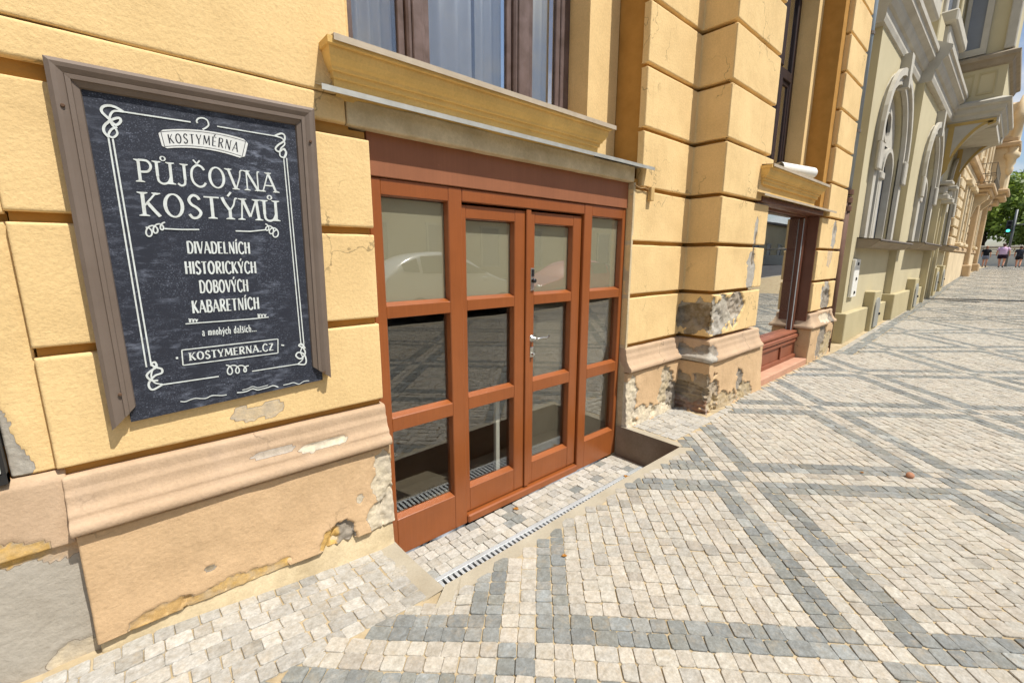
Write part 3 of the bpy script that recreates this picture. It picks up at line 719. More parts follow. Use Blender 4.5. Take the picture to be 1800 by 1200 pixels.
# --- second pier
P2X0, P2X1 = 7.12, 8.22
backing(P2X0+.05, P2X1-.04, PY+.065, -.3, 6.4, .5)
for k in range(len(JZ)-1):
    z0, z1 = JZ[k]+(.014 if k == 0 else 0), JZ[k+1]-JH
    xl = P2X0 if z1 < 2.2 else 7.34
    wr = None
    if k == 0: wr = [(7.75, .95, .22, .25, GREY, .012), (7.85, .85, .2, .16, DGREY, .02)]
    if k == 2: wr = [(7.82, 1.80, .12, .2, GREY, .004), (7.84, 1.95, .05, .15, DGREY, .018)]
    if k == 1: wr = [(7.7, 1.50, .12, .16, hexc(214, 188, 150), .002)]
    block([(xl, .1), (xl, PY), (P2X1, PY), (P2X1, .2)], z0, z1, wear=wr, res=.022)
sheet('base_moulding', [(P2X0+.0, 0.05), (P2X0, PY-.004), (P2X1+.02, PY-.004), (P2X1+.02, .1)], .500, .706, M_mou, house, depth=.07, prof=MPROF, rnd_e=.004, amp=.002, res=.02, wear=[(7.8, .6, .3, .07, CREAM, .01), (8.1, .56, .12, .1, DGREY, .02)], seed=71)
sheet('plinth', [(P2X0-.0, 0.05), (P2X0, PY-.040), (P2X1+.05, PY-.040), (P2X1+.05, .1)], -.03, .490, M_pli, house, depth=.08, rnd_e=.008, amp=.006, res=.02, wear=[(7.75, .25, .25, .3, DGREY, .016), (8.05, .15, .25, .2, hexc(190, 170, 130), .012)], seed=72)

# --- bay: window, sill, apron, lintel, flashing (door bay, then shop bay shifted)
def bay(dx, dy, frame_m, second):
    T = lambda m_: m_
    back = 0.30+dy
    # niche wall around the window
    m_ = MB(); m_.box(0.869+dx, 1.0+dx, back, back+.35, 2.2, 6.4); m_.box(2.89+dx, 3.26+dx, back, back+.35, 2.2, 6.4)
    m_.box(1.0+dx, 2.89+dx, back, back+.35, 2.2, 2.38); m_.box(1.0+dx, 2.89+dx, back, back+.35, 5.0, 6.4)
    m_.build('niche_wall', M_yelp, house)
    # apron under the sill and lintel over the opening
    MB().box(0.80+dx, 2.60+dx, dy+.001, back-.001, 2.16 if not second else 2.1, 2.40).build('apron', M_ochre, house)
    xr = 3.14 if not second else 3.02
    sheet('lintel', [(.845+dx, dy-.004), (xr+dx, dy-.004)], 2.062 if not second else 2.03, 2.178 if not second else 2.09, M_conc if not second else M_dbrown, house, depth=.12, rnd_e=.01, amp=.006, res=.016, seed=80+int(second))
    MB().box(.90+dx, 3.3+dx, dy+.12, back+.3, 2.07 if not second else 2.04, 2.176 if not second else 2.092).build('lintel_slab', M_conc, house)
    # moulded window sill: profile swept in x with mitred return ends
    prof = [(0.0, 2.175), (.0, 2.198), (-.020, 2.200), (-.022, 2.234), (-.034, 2.237), (-.036, 2.260), (-.050, 2.262), (-.053, 2.274), (-.066, 2.284), (-.080, 2.304), (-.087, 2.328), (-.088, 2.338), (-.104, 2.340), (-.106, 2.366)]
    vs = []; fs = []
    xl, xr_ = .80+dx, 2.62+dx
    for (o, z) in prof:
        e = o
        vs += [(xl+e*.55+.0, dy+.03, z), (xl+e*.55, dy+o, z), (xr_-e*.55, dy+o, z), (xr_-e*.55, dy+.20, z)]
    n = len(prof)
    for i in range(n-1):
        for k in range(3): fs.append((i*4+k, i*4+k+1, (i+1)*4+k+1, (i+1)*4+k))
    fs.append((0, 3, 2, 1)); fs.append(((n-1)*4, (n-1)*4+1, (n-1)*4+2, (n-1)*4+3))
    link('sill_moulding', vs, fs, M_ochre, house)
    # sheet metal cover on the sill
    m_ = MB(); x0, x1 = .765+dx, 2.715+dx; yf = dy-.112
    m_.add([(x0, yf, 2.374), (x1, yf, 2.374), (x1, back+.10, 2.43), (x0, back+.10, 2.43), (x0, yf, 2.368), (x1, yf, 2.368), (x1, back+.10, 2.425), (x0, back+.10, 2.425)],
           [(0, 1, 2, 3), (7, 6, 5, 4), (0, 3, 7, 4), (1, 5, 6, 2)])
    m_.box(x0, x1, yf-.003, yf, 2.350, 2.376)
    m_.build('sill_cover', M_sillz, house)
    if not second:
        # the pier hides the cover's left part: wall edge in front
        pass
    # lower flashing over the lintel
    m_ = MB(); x0, x1 = .715+dx, (3.30 if not second else 3.34)+dx; yf = dy-.075; g_ = -.082 if second else 0
    m_.add([(x0, yf, 2.180+g_), (x1, yf, 2.180+g_), (x1, back-.002, 2.215+g_), (x0, dy-.004, 2.205+g_), (x0, yf, 2.176+g_), (x1, yf, 2.176+g_), (x1, back-.002, 2.21+g_), (x0, dy-.004, 2.20+g_)],
           [(0, 1, 2, 3), (7, 6, 5, 4), (0, 3, 7, 4), (1, 5, 6, 2)])
    m_.box(x0, x1, yf-.003, yf, 2.160+g_, 2.183+g_)
    m_.build('flashing', M_zinc if not second else M_sillz, house)
    # window: frame with mullions, sashes, panes
    fy = back+.20
    win = MB()
    for (a, b, c, d, y0, y1) in ((1.0, 1.07, 2.38, 5.0, 0, .10), (2.79, 2.89, 2.38, 5.0, 0, .10)):
        win.box(a+dx, b+dx, fy+y0, fy+y1, c, d, .006)
    win.box(1.07+dx, 2.79+dx, fy, fy+.1, 2.38, 2.47, .006); win.box(1.07+dx, 2.79+dx, fy, fy+.1, 4.9, 5.0, .006)
    win.box(1.07+dx, 2.79+dx, fy-.01, fy+.1, 4.02 if not second else 3.72, 4.14 if not second else 3.84, .008)
    ztr = 4.02 if not second else 3.72
    for a, b in ((1.435, 1.56), (2.285, 2.45)):
        win.box(a+dx, b+dx, fy-.02, fy+.09, 2.47, ztr, .012); win.box(a+.03+dx, b-.03+dx, fy-.034, fy-.02, 2.47, ztr, .006)
        win.box(a+dx, b+dx, fy-.02, fy+.09, ztr+.12, 4.9, .012)
    wo = win.build('window', frame_m, house)
    for a, b in ((1.07, 1.435), (1.56, 2.285), (2.45, 2.79)):
        s = MB(); w_ = .045
        s.box(a+dx, a+w_+dx, fy+.012, fy+.05, 2.47, ztr, .004); s.box(b-w_+dx, b+dx, fy+.012, fy+.05, 2.47, ztr, .004)
        s.box(a+w_+dx, b-w_+dx, fy+.012, fy+.05, 2.47, 2.54, .004); s.box(a+w_+dx, b-w_+dx, fy+.012, fy+.05, ztr-.05, ztr, .004)
        s.build('sash', frame_m, wo)
        MB().box(a+w_-.005+dx, b-w_+.005+dx, fy+.028, fy+.032, 2.53, ztr-.045).build('pane', M_wglass, wo)
        MB().box(a+dx, b+dx, fy+.028, fy+.032, ztr+.12, 4.9).build('pane', M_wglass, wo)
    # room behind
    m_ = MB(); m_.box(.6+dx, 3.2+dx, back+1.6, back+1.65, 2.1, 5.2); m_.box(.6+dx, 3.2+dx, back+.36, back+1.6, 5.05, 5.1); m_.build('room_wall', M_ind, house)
    return fy
fy1 = bay(0.0, 0.0, M_wframe, False)
fy2 = bay(4.1, PY, M_wdark, True)
# curtains: pleated sheets hanging behind the first window
M_curt = mat('white_voile', hexc(214, 220, 224), .9, .1, var=.05, bump=.05, vcoord='World')
def curtain(x0, x1, y, z0, z1, amp, waves, label, m_=M_curt):
    n = int(waves*10); vs = []
    for k in range(n+1):
        x = x0+(x1-x0)*k/n; yy = y+amp*math.sin(k/10*2*math.pi+.7*math.sin(k*.13))+amp*.4*math.sin(k*.21)
        vs += [(x, yy, z0), (x, yy*.6+y*.4, z1)]
    o = link('curtain', vs, [(2*k, 2*k+2, 2*k+3, 2*k+1) for k in range(n)], m_, None, True)
    so = o.modifiers.new('t', 'SOLIDIFY'); so.thickness = .003
    rebase(o, ((x0+x1)/2, y, z0)); return tag(o, label, 'curtain')
curtain(1.08, 1.42, fy1+.16, 2.45, 4.95, .025, 5, 'narrow pleated white curtain in the left casement above the brown door')
curtain(1.58, 2.04, fy1+.17, 2.45, 4.95, .022, 4, 'pleated white curtain on the left of the wide middle casement above the door')
curtain(2.07, 2.30, fy1+.16, 2.45, 4.95, .02, 3, 'gathered white curtain on the right of the wide middle casement above the door')
curtain(2.47, 2.80, fy1+.15, 2.45, 4.95, .015, 4, 'pleated cream curtain in the right casement above the brown door', mat('cream_voile', hexc(206, 202, 184), .9, .1, var=.05, bump=.05))
# open white inner casement of the second window and a paper roll on its sill
ca = thing('inner_casement', (6.2, fy2+.12, 2.42), 'open white inner casement behind the dark upper window of the yellow house', 'window sash')
m_ = MB(); m_.box(6.62, 6.67, fy2+.12, fy2+.16, 2.46, 3.70, .005); m_.box(6.40, 6.45, fy2+.12, fy2+.16, 2.46, 3.70, .005); m_.box(6.45, 6.62, fy2+.12, fy2+.16, 2.46, 2.52, .005); m_.box(6.45, 6.62, fy2+.12, fy2+.16, 3.64, 3.70, .005); m_.build('frame', M_white, ca)
m_ = MB(); a0 = Vector((5.75, -.16, 2.485)); a1 = Vector((6.35, -.33, 2.475))
rl = thing('paper_roll', (6.05, -.24, 2.41), 'white roll of paper lying on the upper window sill beyond the pilaster', 'roll')
mo = MB(); mo.tube([a0, a0.lerp(a1, .5), a1], .062, 20, cap=False); mo.tube([a1, a0.lerp(a1, .5), a0], .054, 20, cap=False); mo.build('sheet', M_white, rl, True)
mo = MB(); mo.tube([a0+(a1-a0)*.02, a1-(a1-a0)*.02], .03, 16, cap=True); mo.build('core', mat('grey_card', hexc(170, 176, 186), .8), rl, True)

# ------------------------------------------------------------------ the brown glazed door
DY = 0.058
ROWS = [(-.03, .51), (.592, 1.148), (1.216, 1.780)]
def bead(mb, x0, x1, z0, z1, y, dp=.040):
    """glazing rebate round an opening: steep sides and top, sloping bottom"""
    w, wb = .005, .018
    O = [(x0, y, z0), (x1, y, z0), (x1, y, z1), (x0, y, z1)]; I = [(x0+w, y+dp, z0+wb), (x1-w, y+dp, z0+wb), (x1-w, y+dp, z1-w), (x0+w, y+dp, z1-w)]
    mb.add(O+I, [(i, (i+1) % 4, 4+(i+1) % 4, 4+i) for i in range(4)])
def glazed(name, x0, x1, cols, rows_, zb, zt, y, th, m, parent, bev=.005):
    """frame of stiles and rails with openings cols x rows"""
    mb = MB(); (cx0, cx1) = cols
    mb.box(x0, cx0, y, y+th, zb, zt, bev); mb.box(cx1, x1, y, y+th, zb, zt, bev)
    zz = [zb]+[q for r in rows_ for q in r]+[zt]
    for k in range(0, len(zz), 2): mb.box(cx0-.002, cx1+.002, y+.0015, y+th-.002, zz[k], zz[k+1], bev*.6)
    for (a, b) in rows_: bead(mb, cx0-.001, cx1+.001, a-.001, b+.001, y+.004)
    return mb.build(name, m, parent)
dfr = None
mb = MB()
# outer frame: head, threshold, mullions beside the leaves are part of the side lights
fl = glazed('side_light', .948, 1.510, (1.018, 1.416), ROWS, -.262, 1.860, DY, .075, M_brown, house)
fr = glazed('side_light', 2.612, 3.139, (2.704, 3.090), ROWS, -.262, 1.860, DY, .075, M_brown, house)
for o, cx in ((fl, (1.018, 1.416)), (fr, (2.704, 3.090))):
    for (a, b) in ROWS: MB().box(cx[0]+.003, cx[1]-.003, DY+.041, DY+.046, a+.012, b-.003).build('pane', M_glass, o)
    MB().box(cx[0]+.003, cx[1]-.003, DY+.048, DY+.049, ROWS[2][0]+.010, ROWS[2][1]-.010).build('frosted_film', M_film, o)
MB().box(1.511, 2.611, DY+.001, DY+.073, 1.786, 1.859, .005).build('door_head', M_brown, house)
MB().box(1.511, 2.611, DY-.012, DY+.075, -.262, -.205, .008).build('threshold', M_brown, house)
LROWS = [(-.03, .512), (.596, 1.148), (1.216, 1.697)]
LY = DY+.022
l1 = glazed('door_leaf', 1.514, 2.046, (1.553, 1.938), LROWS, -.198, 1.772, LY, .062, M_brown, house)
l2 = glazed('door_leaf', 2.056, 2.606, (2.122, 2.512), LROWS, -.198, 1.772, LY, .062, M_brown, house)
for o, cx in ((l1, (1.553, 1.938)), (l2, (2.122, 2.512))):
    for (a, b) in LROWS: MB().box(cx[0]+.003, cx[1]-.003, LY+.041, LY+.046, a+.012, b-.003).build('pane', M_glass, o)
    MB().box(cx[0]+.003, cx[1]-.003, LY+.048, LY+.049, LROWS[2][0]+.010, LROWS[2][1]-.010).build('frosted_film', M_film, o)
MB().box(2.030, 2.074, LY-.016, LY-.0005, -.196, 1.780, .005).build('cover_strip', M_brown, l2)
# hardware on the right leaf
hx, hz = 2.100, .912
m_ = MB(); m_.lathe([(.026, 0), (.026, .006), (.022, .009), (.011, .010), (.011, .045)], (hx, LY, hz), 'y', 22)
m_.tube([(hx, LY-.045, hz), (hx+.02, LY-.052, hz+.001), (hx+.06, LY-.050, hz+.004), (hx+.10, LY-.048, hz-.002), (hx+.135, LY-.044, hz+.008)], [.0095, .0095, .0085, .0075, .007], 10)
m_.build('handle', M_chrome, l2, True)
m_ = MB(); m_.box(hx-.016, hx+.016, LY-.008, LY-.0004, .775, .850, .005); m_.lathe([(.010, 0), (.010, .020), (.007, .022)], (hx, LY-.008, .80), 'y', 14); m_.build('lock_plate', M_chrome, l2)
m_ = MB(); m_.box(2.079, 2.115, LY-.010, LY-.0004, 1.245, 1.40, .005); m_.build('lock_case', M_chrome, l2)
m_ = MB(); m_.lathe([(.015, 0), (.015, .022), (.011, .026), (.004, .026)], (2.097, LY-.010, 1.315), 'y', 16); m_.box(2.086, 2.108, LY-.016, LY-.010, 1.345, 1.392, .003); m_.build('lock_cylinder', M_black, l2)
# board over the frame
MB().box(.950, 3.137, DY-.010, DY+.05, 1.863, 2.068, .003).build('fascia_board', M_panel, house)

# interior behind the door
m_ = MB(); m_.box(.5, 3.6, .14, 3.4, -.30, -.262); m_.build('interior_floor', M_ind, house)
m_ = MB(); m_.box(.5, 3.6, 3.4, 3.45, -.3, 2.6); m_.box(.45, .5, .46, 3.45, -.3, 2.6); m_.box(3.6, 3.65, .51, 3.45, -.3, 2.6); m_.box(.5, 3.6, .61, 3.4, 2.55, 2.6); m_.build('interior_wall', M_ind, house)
m_ = MB(); m_.box(2.07, 3.12, .165, .175, -.26, 1.19, .003); o = m_.build('notice_panel', M_inw); rebase(o, (2.6, .17, -.26)); tag(o, 'grey beige board standing inside behind the right door leaf', 'board')
m_ = MB(); m_.box(1.86, 1.895, .185, .215, -.26, .56, .003); o = m_.build('batten', M_white); rebase(o, (1.877, .2, -.26)); tag(o, 'white upright batten inside the glass of the left door leaf', 'batten')

# ------------------------------------------------------------------ shop window beyond the pilaster
SY = PY+.16
sh = MB()
sx0, sx1 = 5.02, 7.12
sh.box(sx1-.10, sx1-.02, SY-.0, SY+.08, .42, 2.06, .008); sh.box(sx0+.02, sx0+.12, SY, SY+.08, .42, 2.06, .008)
sh.box(sx0+.12, sx1-.10, SY, SY+.08, 2.01, 2.06, .006); sh.box(sx1-.125, sx1-.105, SY+.02, SY+.06, .47, 2.0, .004)
sh.box(sx1-.019, sx1-.004, PY+.03, SY+.08, .50, 2.03, .003); so = sh.build('shop_front', M_dbrown, house)
MB().box(sx1-.128, sx1-.106, SY+.012, SY+.019, .47, 2.0, .002).build('metal_strip', M_galv, so)
MB().box(sx0+.10, sx1-.115, SY+.045, SY+.05, .46, 2.0).build('pane', M_dglass, so)
m_ = MB(); m_.box(sx0, sx1-.01, SY-.07, SY+.09, .37, .43, .012); m_.box(sx0, sx1-.02, SY-.05, SY+.08, .44, .475, .006); m_.build('ledge', M_rbrown, so)
m_ = MB(); m_.box(sx0, sx1-.02, SY-.03, SY+.06, .08, .36); 
for a, b in ((5.1, 5.75), (5.82, 6.42), (6.49, 7.06)):
    m_.box(a-.035, a, SY-.055, SY-.03, .10, .36, .005)
m_.box(sx0, sx1-.02, SY-.056, SY-.03, .08, .135, .005); m_.box(sx0, sx1-.02, SY-.056, SY-.03, .315, .358, .005)
m_.build('base_panel', M_rbrown, so)
MB().box(sx0, sx1+.14, PY-.03, SY+.08, -.02, .078, .01).build('door_step', mat('pink_stone', hexc(190, 146, 120), .85, .2, var=.12, vscale=8, bump=.3, dirt=.4, dcol=hexc(150, 128, 108), vcoord='World'), so)
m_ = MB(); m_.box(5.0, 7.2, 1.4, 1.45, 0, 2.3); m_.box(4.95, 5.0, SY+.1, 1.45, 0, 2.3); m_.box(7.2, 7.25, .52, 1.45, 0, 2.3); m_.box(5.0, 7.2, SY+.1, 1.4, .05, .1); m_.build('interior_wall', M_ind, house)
m_ = MB(); m_.box(5.45, 6.9, .55, .58, .1, 2.0, .01); o = m_.build('display_panel', mat('grey_display', hexc(96, 106, 108), .8)); rebase(o, (6.1, .56, .1)); tag(o, 'grey display panel standing inside the shop window beyond the pilaster', 'panel')

# small junction box with cable, on the right pier
jb = thing('junction_box', (3.36, -.03, 1.95), 'small cream junction box with a cable on the pier right of the door', 'junction box')
MB().box(3.335, 3.385, -.038, -.002, 1.935, 2.045, .004).build('case', mat('cream_plastic', hexc(196, 164, 108), .6), jb)
MB().tube([(3.142, -.012, 2.035), (3.2, -.016, 2.022), (3.27, -.012, 2.03), (3.337, -.014, 2.02)], .006, 8).build('cable', mat('dull_cable', hexc(150, 118, 74), .7), jb, True)
# ================================================================== chalkboard sign
BY = -0.022          # face of the board
sign = thing('advertising_board', (.28, -.01, .88), 'black chalkboard sign with white costume rental lettering in a dark brown frame', 'sign')
# board material: dark slate with chalk smears
def board_mat():
    m = bpy.data.materials.new('chalkboard'); m.use_nodes = True; n = m.node_tree.nodes; l = m.node_tree.links; b = n['Principled BSDF']
    b.inputs['Roughness'].default_value = .55; b.inputs['Specular IOR Level'].default_value = .3
    g = n.new('ShaderNodeNewGeometry')
    def noise(scale, mapping, det=6, r=.6, dist=0):
        mp = n.new('ShaderNodeMapping'); mp.inputs['Scale'].default_value = mapping[0]; mp.inputs['Rotation'].default_value = mapping[1]; l.new(g.outputs['Position'], mp.inputs[0])
        x = n.new('ShaderNodeTexNoise'); x.inputs['Scale'].default_value = scale; x.inputs['Detail'].default_value = det; x.inputs['Roughness'].default_value = r; x.inputs['Distortion'].default_value = dist
        l.new(mp.outputs[0], x.inputs['Vector']); return x.outputs[0]
    def ramp(v, a, c, hi):
        x = n.new('ShaderNodeValToRGB'); x.color_ramp.elements[0].position = a; x.color_ramp.elements[1].position = c; x.color_ramp.elements[1].color = (hi, hi, hi, 1); l.new(v, x.inputs[0]); return x.outputs[0]
    big = ramp(noise(3.0, ((1, 1, 1), (0, 0, 0)), 4), .42, .66, 1)
    st = ramp(noise(34, ((.45, 1, 1.3), (0, .8, 0)), 6, .7, .3), .50, .76, .8)
    sp = ramp(noise(240, ((1, 1, 1), (0, 0, 0)), 3, .7), .56, .70, .8)
    m1 = n.new('ShaderNodeMath'); m1.operation = 'MULTIPLY'; l.new(big, m1.inputs[0]); l.new(st, m1.inputs[1])
    m2 = n.new('ShaderNodeMath'); m2.operation = 'MULTIPLY'; l.new(sp, m2.inputs[0]); l.new(ramp(noise(9, ((1, 1, 1), (0, 0, 0)), 4), .35, .65, .8), m2.inputs[1])
    ad = n.new('ShaderNodeMath'); ad.operation = 'ADD'; ad.use_clamp = True; l.new(m1.outputs[0], ad.inputs[0]); l.new(m2.outputs[0], ad.inputs[1])
    mx = n.new('ShaderNodeMix'); mx.data_type = 'RGBA'; mx.inputs['A'].default_value = (.021, .024, .034, 1); mx.inputs['B'].default_value = (.26, .29, .36, 1)
    l.new(ad.outputs[0], mx.inputs['Factor']); l.new(mx.outputs['Result'], b.inputs['Base Color'])
    return m
M_board = board_mat()
def B3(px, py, y=BY): p = PX(px, py, y); return (p.x, p.z)
# board outline from its corners on the board plane
bt = [(-.06, 2.04), (.65, 2.045), (.640, .902), (-.050, .868)]
MB().add([(x, BY, z) for x, z in bt]+[(x, -.003, z) for x, z in bt], [(3, 2, 1, 0), (0, 1, 5, 4), (1, 2, 6, 5), (2, 3, 7, 6), (3, 0, 4, 7)]).build('board', M_board, sign)
# frame: three mitred lengths of moulding, the bottom one is missing
FP = [(0.0, -.001), (0.0, -.044), (.012, -.052), (.024, -.050), (.040, -.042), (.042, -.046), (.054, -.045), (.056, -.039), (.072, -.031), (.075, -.0225), (.075, -.001)]
def frame_len(a, b, inward, ma, mb_):
    """moulding from a to b (x,z); inward = unit (x,z) towards the board; ma/mb mitre per unit of inward offset along the run"""
    a = Vector((a[0], 0, a[1])); b = Vector((b[0], 0, b[1])); t = (b-a).normalized(); i = Vector((inward[0], 0, inward[1]))
    vs = []; n = len(FP)
    for p, mm in ((a, ma), (b, mb_)):
        for (u, y) in FP: vs.append(p+i*u+t*(mm*u)+Vector((0, y, 0)))
    fs = [(k, (k+1) % n, n+(k+1) % n, n+k) for k in range(n)]+[tuple(range(n)), tuple(range(n, 2*n))[::-1]]
    return MB().add(vs, fs).build('frame', M_bronze, sign)
TL, TR, BL, BR = B3(73, 95, -.05), B3(553, 190, -.05), B3(197, 757, -.05), B3(583, 664, -.05)
frame_len(BL, TL, (1, 0), .95, -1.0); frame_len(TL, TR, (0, -1), 1.0, -1.0); frame_len(TR, BR, (-1, 0), 1.0, -.85)
for (x, z) in ((-.082, 1.935), (.660, 1.95), (-.066, .985), (.640, .945)):
    MB().lathe([(.0058, 0), (.0058, .003), (.004, .005)], (x, -.050, z), 'y', 12).build('screw', M_rust, sign)

# ---- lettering
def ribbon(pts, wd, closed=False):
    """flat ribbon mesh data in 2-D"""
    P = [Vector((p[0], p[1])) for p in pts]; n = len(P); L = []; R = []
    for i in range(n):
        a = P[i-1] if (i or closed) else P[i]; b = P[(i+1) % n] if (i < n-1 or closed) else P[i]
        t0 = (P[i]-a); t1 = (b-P[i])
        t0 = t0.normalized() if t0.length > 1e-9 else t1.normalized(); t1 = t1.normalized() if t1.length > 1e-9 else t0
        t = (t0+t1); t = t.normalized() if t.length > 1e-6 else t1
        nn = Vector((-t.y, t.x)); c = max(.45, nn.dot(Vector((-t1.y, t1.x)))); wdt = (wd[i] if isinstance(wd, (list, tuple)) else wd)/2/c
        L.append(P[i]+nn*wdt); R.append(P[i]-nn*wdt)
    vs = L+R; m = n if closed else n-1
    return vs, [(i, (i+1) % n, n+(i+1) % n, n+i) for i in range(m)]
def crom(pts, k=7):
    P = [Vector(p) for p in pts]; out = []
    for i in range(len(P)-1):
        p0 = P[max(i-1, 0)]; p1 = P[i]; p2 = P[i+1]; p3 = P[min(i+2, len(P)-1)]
        for j in range(k):
            t = j/k; out.append(0.5*((2*p1)+(p2-p0)*t+(2*p0-5*p1+4*p2-p3)*t*t+(3*p1-p0-3*p2+p3)*t**3))
    out.append(P[-1]); return out
def ell(cx, cy, rx, ry, a0=0, a1=360, n=22): return [(cx+rx*math.cos(math.radians(a0+(a1-a0)*k/n)), cy+ry*math.sin(math.radians(a0+(a1-a0)*k/n))) for k in range(n+1)]
# glyphs: width, strokes (kind, points, relative weight)
T_, t_ = 1.0, .55
G = {
 'A': (.70, [('l', [(.03, 0), (.33, 1)], t_), ('l', [(.31, 1), (.66, 0)], T_), ('l', [(.14, .33), (.54, .33)], t_)]),
 'B': (.62, [('l', [(.12, 0), (.12, 1)], T_), ('c', [(.12, .97), (.42, .96), (.50, .76), (.40, .56), (.12, .53)], .8), ('c', [(.12, .53), (.46, .50), (.57, .28), (.44, .05), (.12, .03)], .9)]),
 'C': (.66, [('c', [(.60, .80), (.50, .95), (.33, 1.0), (.14, .82), (.08, .5), (.14, .18), (.34, 0), (.52, .05), (.62, .2)], .85)]),
 'D': (.68, [('l', [(.12, 0), (.12, 1)], T_), ('c', [(.12, .97), (.40, .95), (.59, .72), (.60, .42), (.46, .08), (.12, .03)], .85)]),
 'E': (.56, [('l', [(.12, 0), (.12, 1)], T_), ('l', [(.12, .965), (.52, .965)], t_), ('l', [(.12, .52), (.45, .52)], t_), ('l', [(.12, .035), (.53, .035)], t_)]),
 'H': (.68, [('l', [(.12, 0), (.12, 1)], T_), ('l', [(.56, 0), (.56, 1)], T_), ('l', [(.12, .56), (.56, .56)], t_)]),
 'I': (.26, [('l', [(.13, 0), (.13, 1)], T_)]),
 'J': (.46, [('l', [(.34, 1), (.34, .25)], T_), ('c', [(.34, .27), (.31, .06), (.18, -.02), (.05, .07)], .8)]),
 'K': (.68, [('l', [(.12, 0), (.12, 1)], T_), ('l', [(.14, .42), (.56, 1)], t_), ('c', [(.25, .58), (.42, .30), (.62, .0)], T_)]),
 'L': (.54, [('l', [(.12, 0), (.12, 1)], T_), ('l', [(.12, .035), (.50, .035)], t_)]),
 'M': (.86, [('l', [(.07, 0), (.14, 1)], t_), ('l', [(.14, 1), (.43, .16)], T_), ('l', [(.43, .16), (.71, 1)], t_), ('l', [(.70, 1), (.78, 0)], T_)]),
 'N': (.72, [('l', [(.11, 0), (.11, 1)], t_), ('l', [(.11, 1), (.60, 0)], T_), ('l', [(.60, 0), (.60, .86)], t_), ('c', [(.60, .86), (.62, .98), (.70, .98)], t_)]),
 'O': (.76, [('o', (.37, .5, .29, .49), .95)]),
 'P': (.58, [('l', [(.12, 0), (.12, 1)], T_), ('c', [(.12, .97), (.42, .96), (.54, .74), (.42, .50), (.14, .46)], .85)]),
 'R': (.64, [('l', [(.12, 0), (.12, 1)], T_), ('c', [(.12, .97), (.42, .96), (.52, .76), (.40, .54), (.12, .50)], .85), ('c', [(.30, .52), (.42, .30), (.60, .0)], T_)]),
 'S': (.54, [('c', [(.46, .82), (.38, .96), (.22, .99), (.09, .80), (.16, .60), (.36, .44), (.47, .24), (.36, .04), (.18, 0), (.06, .16)], .9)]),
 'T': (.60, [('l', [(.30, 0), (.30, 1)], T_), ('l', [(.02, .965), (.58, .965)], t_)]),
 'U': (.72, [('l', [(.11, 1), (.11, .32)], T_), ('c', [(.11, .34), (.14, .10), (.30, .0), (.48, .08), (.58, .30)], .8), ('l', [(.60, 1), (.60, 0)], T_)]),
 'V': (.66, [('l', [(.04, 1), (.33, 0)], T_), ('c', [(.33, 0), (.52, .62), (.56, .92), (.66, .98)], t_)]),
 'Y': (.62, [('c', [(.04, 1), (.14, .72), (.31, .42)], T_), ('c', [(.31, .42), (.46, .66), (.54, .96), (.62, .98)], t_), ('l', [(.31, .44), (.31, 0)], T_)]),
 'Z': (.60, [('l', [(.06, .965), (.54, .965)], t_), ('l', [(.52, .965), (.08, .035)], T_), ('l', [(.06, .035), (.56, .035)], t_)]),
 '.': (.24, [('l', [(.12, -.01), (.12, .13)], 1.1)]),
 ' ': (.34, []),
 'a': (.46, [('c', [(.08, .52), (.20, .62), (.33, .52), (.33, .05), (.42, 0)], .8), ('c', [(.33, .34), (.12, .32), (.07, .14), (.16, .0), (.33, .10)], .7)]),
 'c': (.40, [('c', [(.36, .48), (.22, .61), (.08, .46), (.08, .15), (.20, 0), (.36, .08)], .85)]),
 'd': (.48, [('l', [(.36, .98), (.36, 0)], .9), ('c', [(.36, .5), (.20, .61), (.08, .44), (.08, .14), (.2, 0), (.36, .12)], .8)]),
 'h': (.48, [('l', [(.10, 1), (.10, 0)], .9), ('c', [(.10, .46), (.24, .60), (.37, .48), (.37, .2), (.33, -.06)], .85)]),
 'i': (.22, [('l', [(.11, .6), (.11, 0)], .9)]),
 'l': (.22, [('c', [(.10, 1), (.10, .1), (.19, .0)], .9)]),
 'm': (.68, [('l', [(.10, .6), (.10, 0)], .9), ('c', [(.10, .46), (.22, .60), (.33, .48), (.33, 0)], .8), ('c', [(.33, .46), (.45, .60), (.57, .48), (.57, 0)], .8)]),
 'n': (.46, [('l', [(.10, .6), (.10, 0)], .9), ('c', [(.10, .46), (.24, .60), (.36, .48), (.36, 0)], .85)]),
 'o': (.46, [('o', (.23, .3, .15, .29), .85)]),
 's': (.38, [('c', [(.32, .5), (.2, .61), (.08, .48), (.18, .34), (.32, .2), (.22, .0), (.06, .08)], .85)]),
 'y': (.44, [('l', [(.06, .6), (.22, .05)], .9), ('c', [(.39, .6), (.22, .05), (.12, -.22), (.03, -.2)], .7)]),
}
def accent(kind, w, top):
    c = w/2
    if kind == 'ring': return [('o', (c, top+.14, .085, .095), .5)]
    if kind == 'acute': return [('l', [(c-.05, top+.06), (c+.09, top+.26)], .7)]
    if kind == 'caron': return [('l', [(c-.13, top+.24), (c, top+.07)], .6), ('l', [(c, top+.07), (c+.13, top+.24)], .6)]
ACC = {'Ů': ('U', 'ring'), 'Č': ('C', 'caron'), 'Ý': ('Y', 'acute'), 'Í': ('I', 'acute'), 'É': ('E', 'acute'), 'ý': ('y', 'acute'), 'š': ('s', 'caron'), 'í': ('i', 'acute')}
def strokes(ch):
    if ch in ACC:
        b, k = ACC[ch]; w, st = G[b]; return w, st+accent(k, w, 1.0 if ch.isupper() else .62)
    return G[ch]
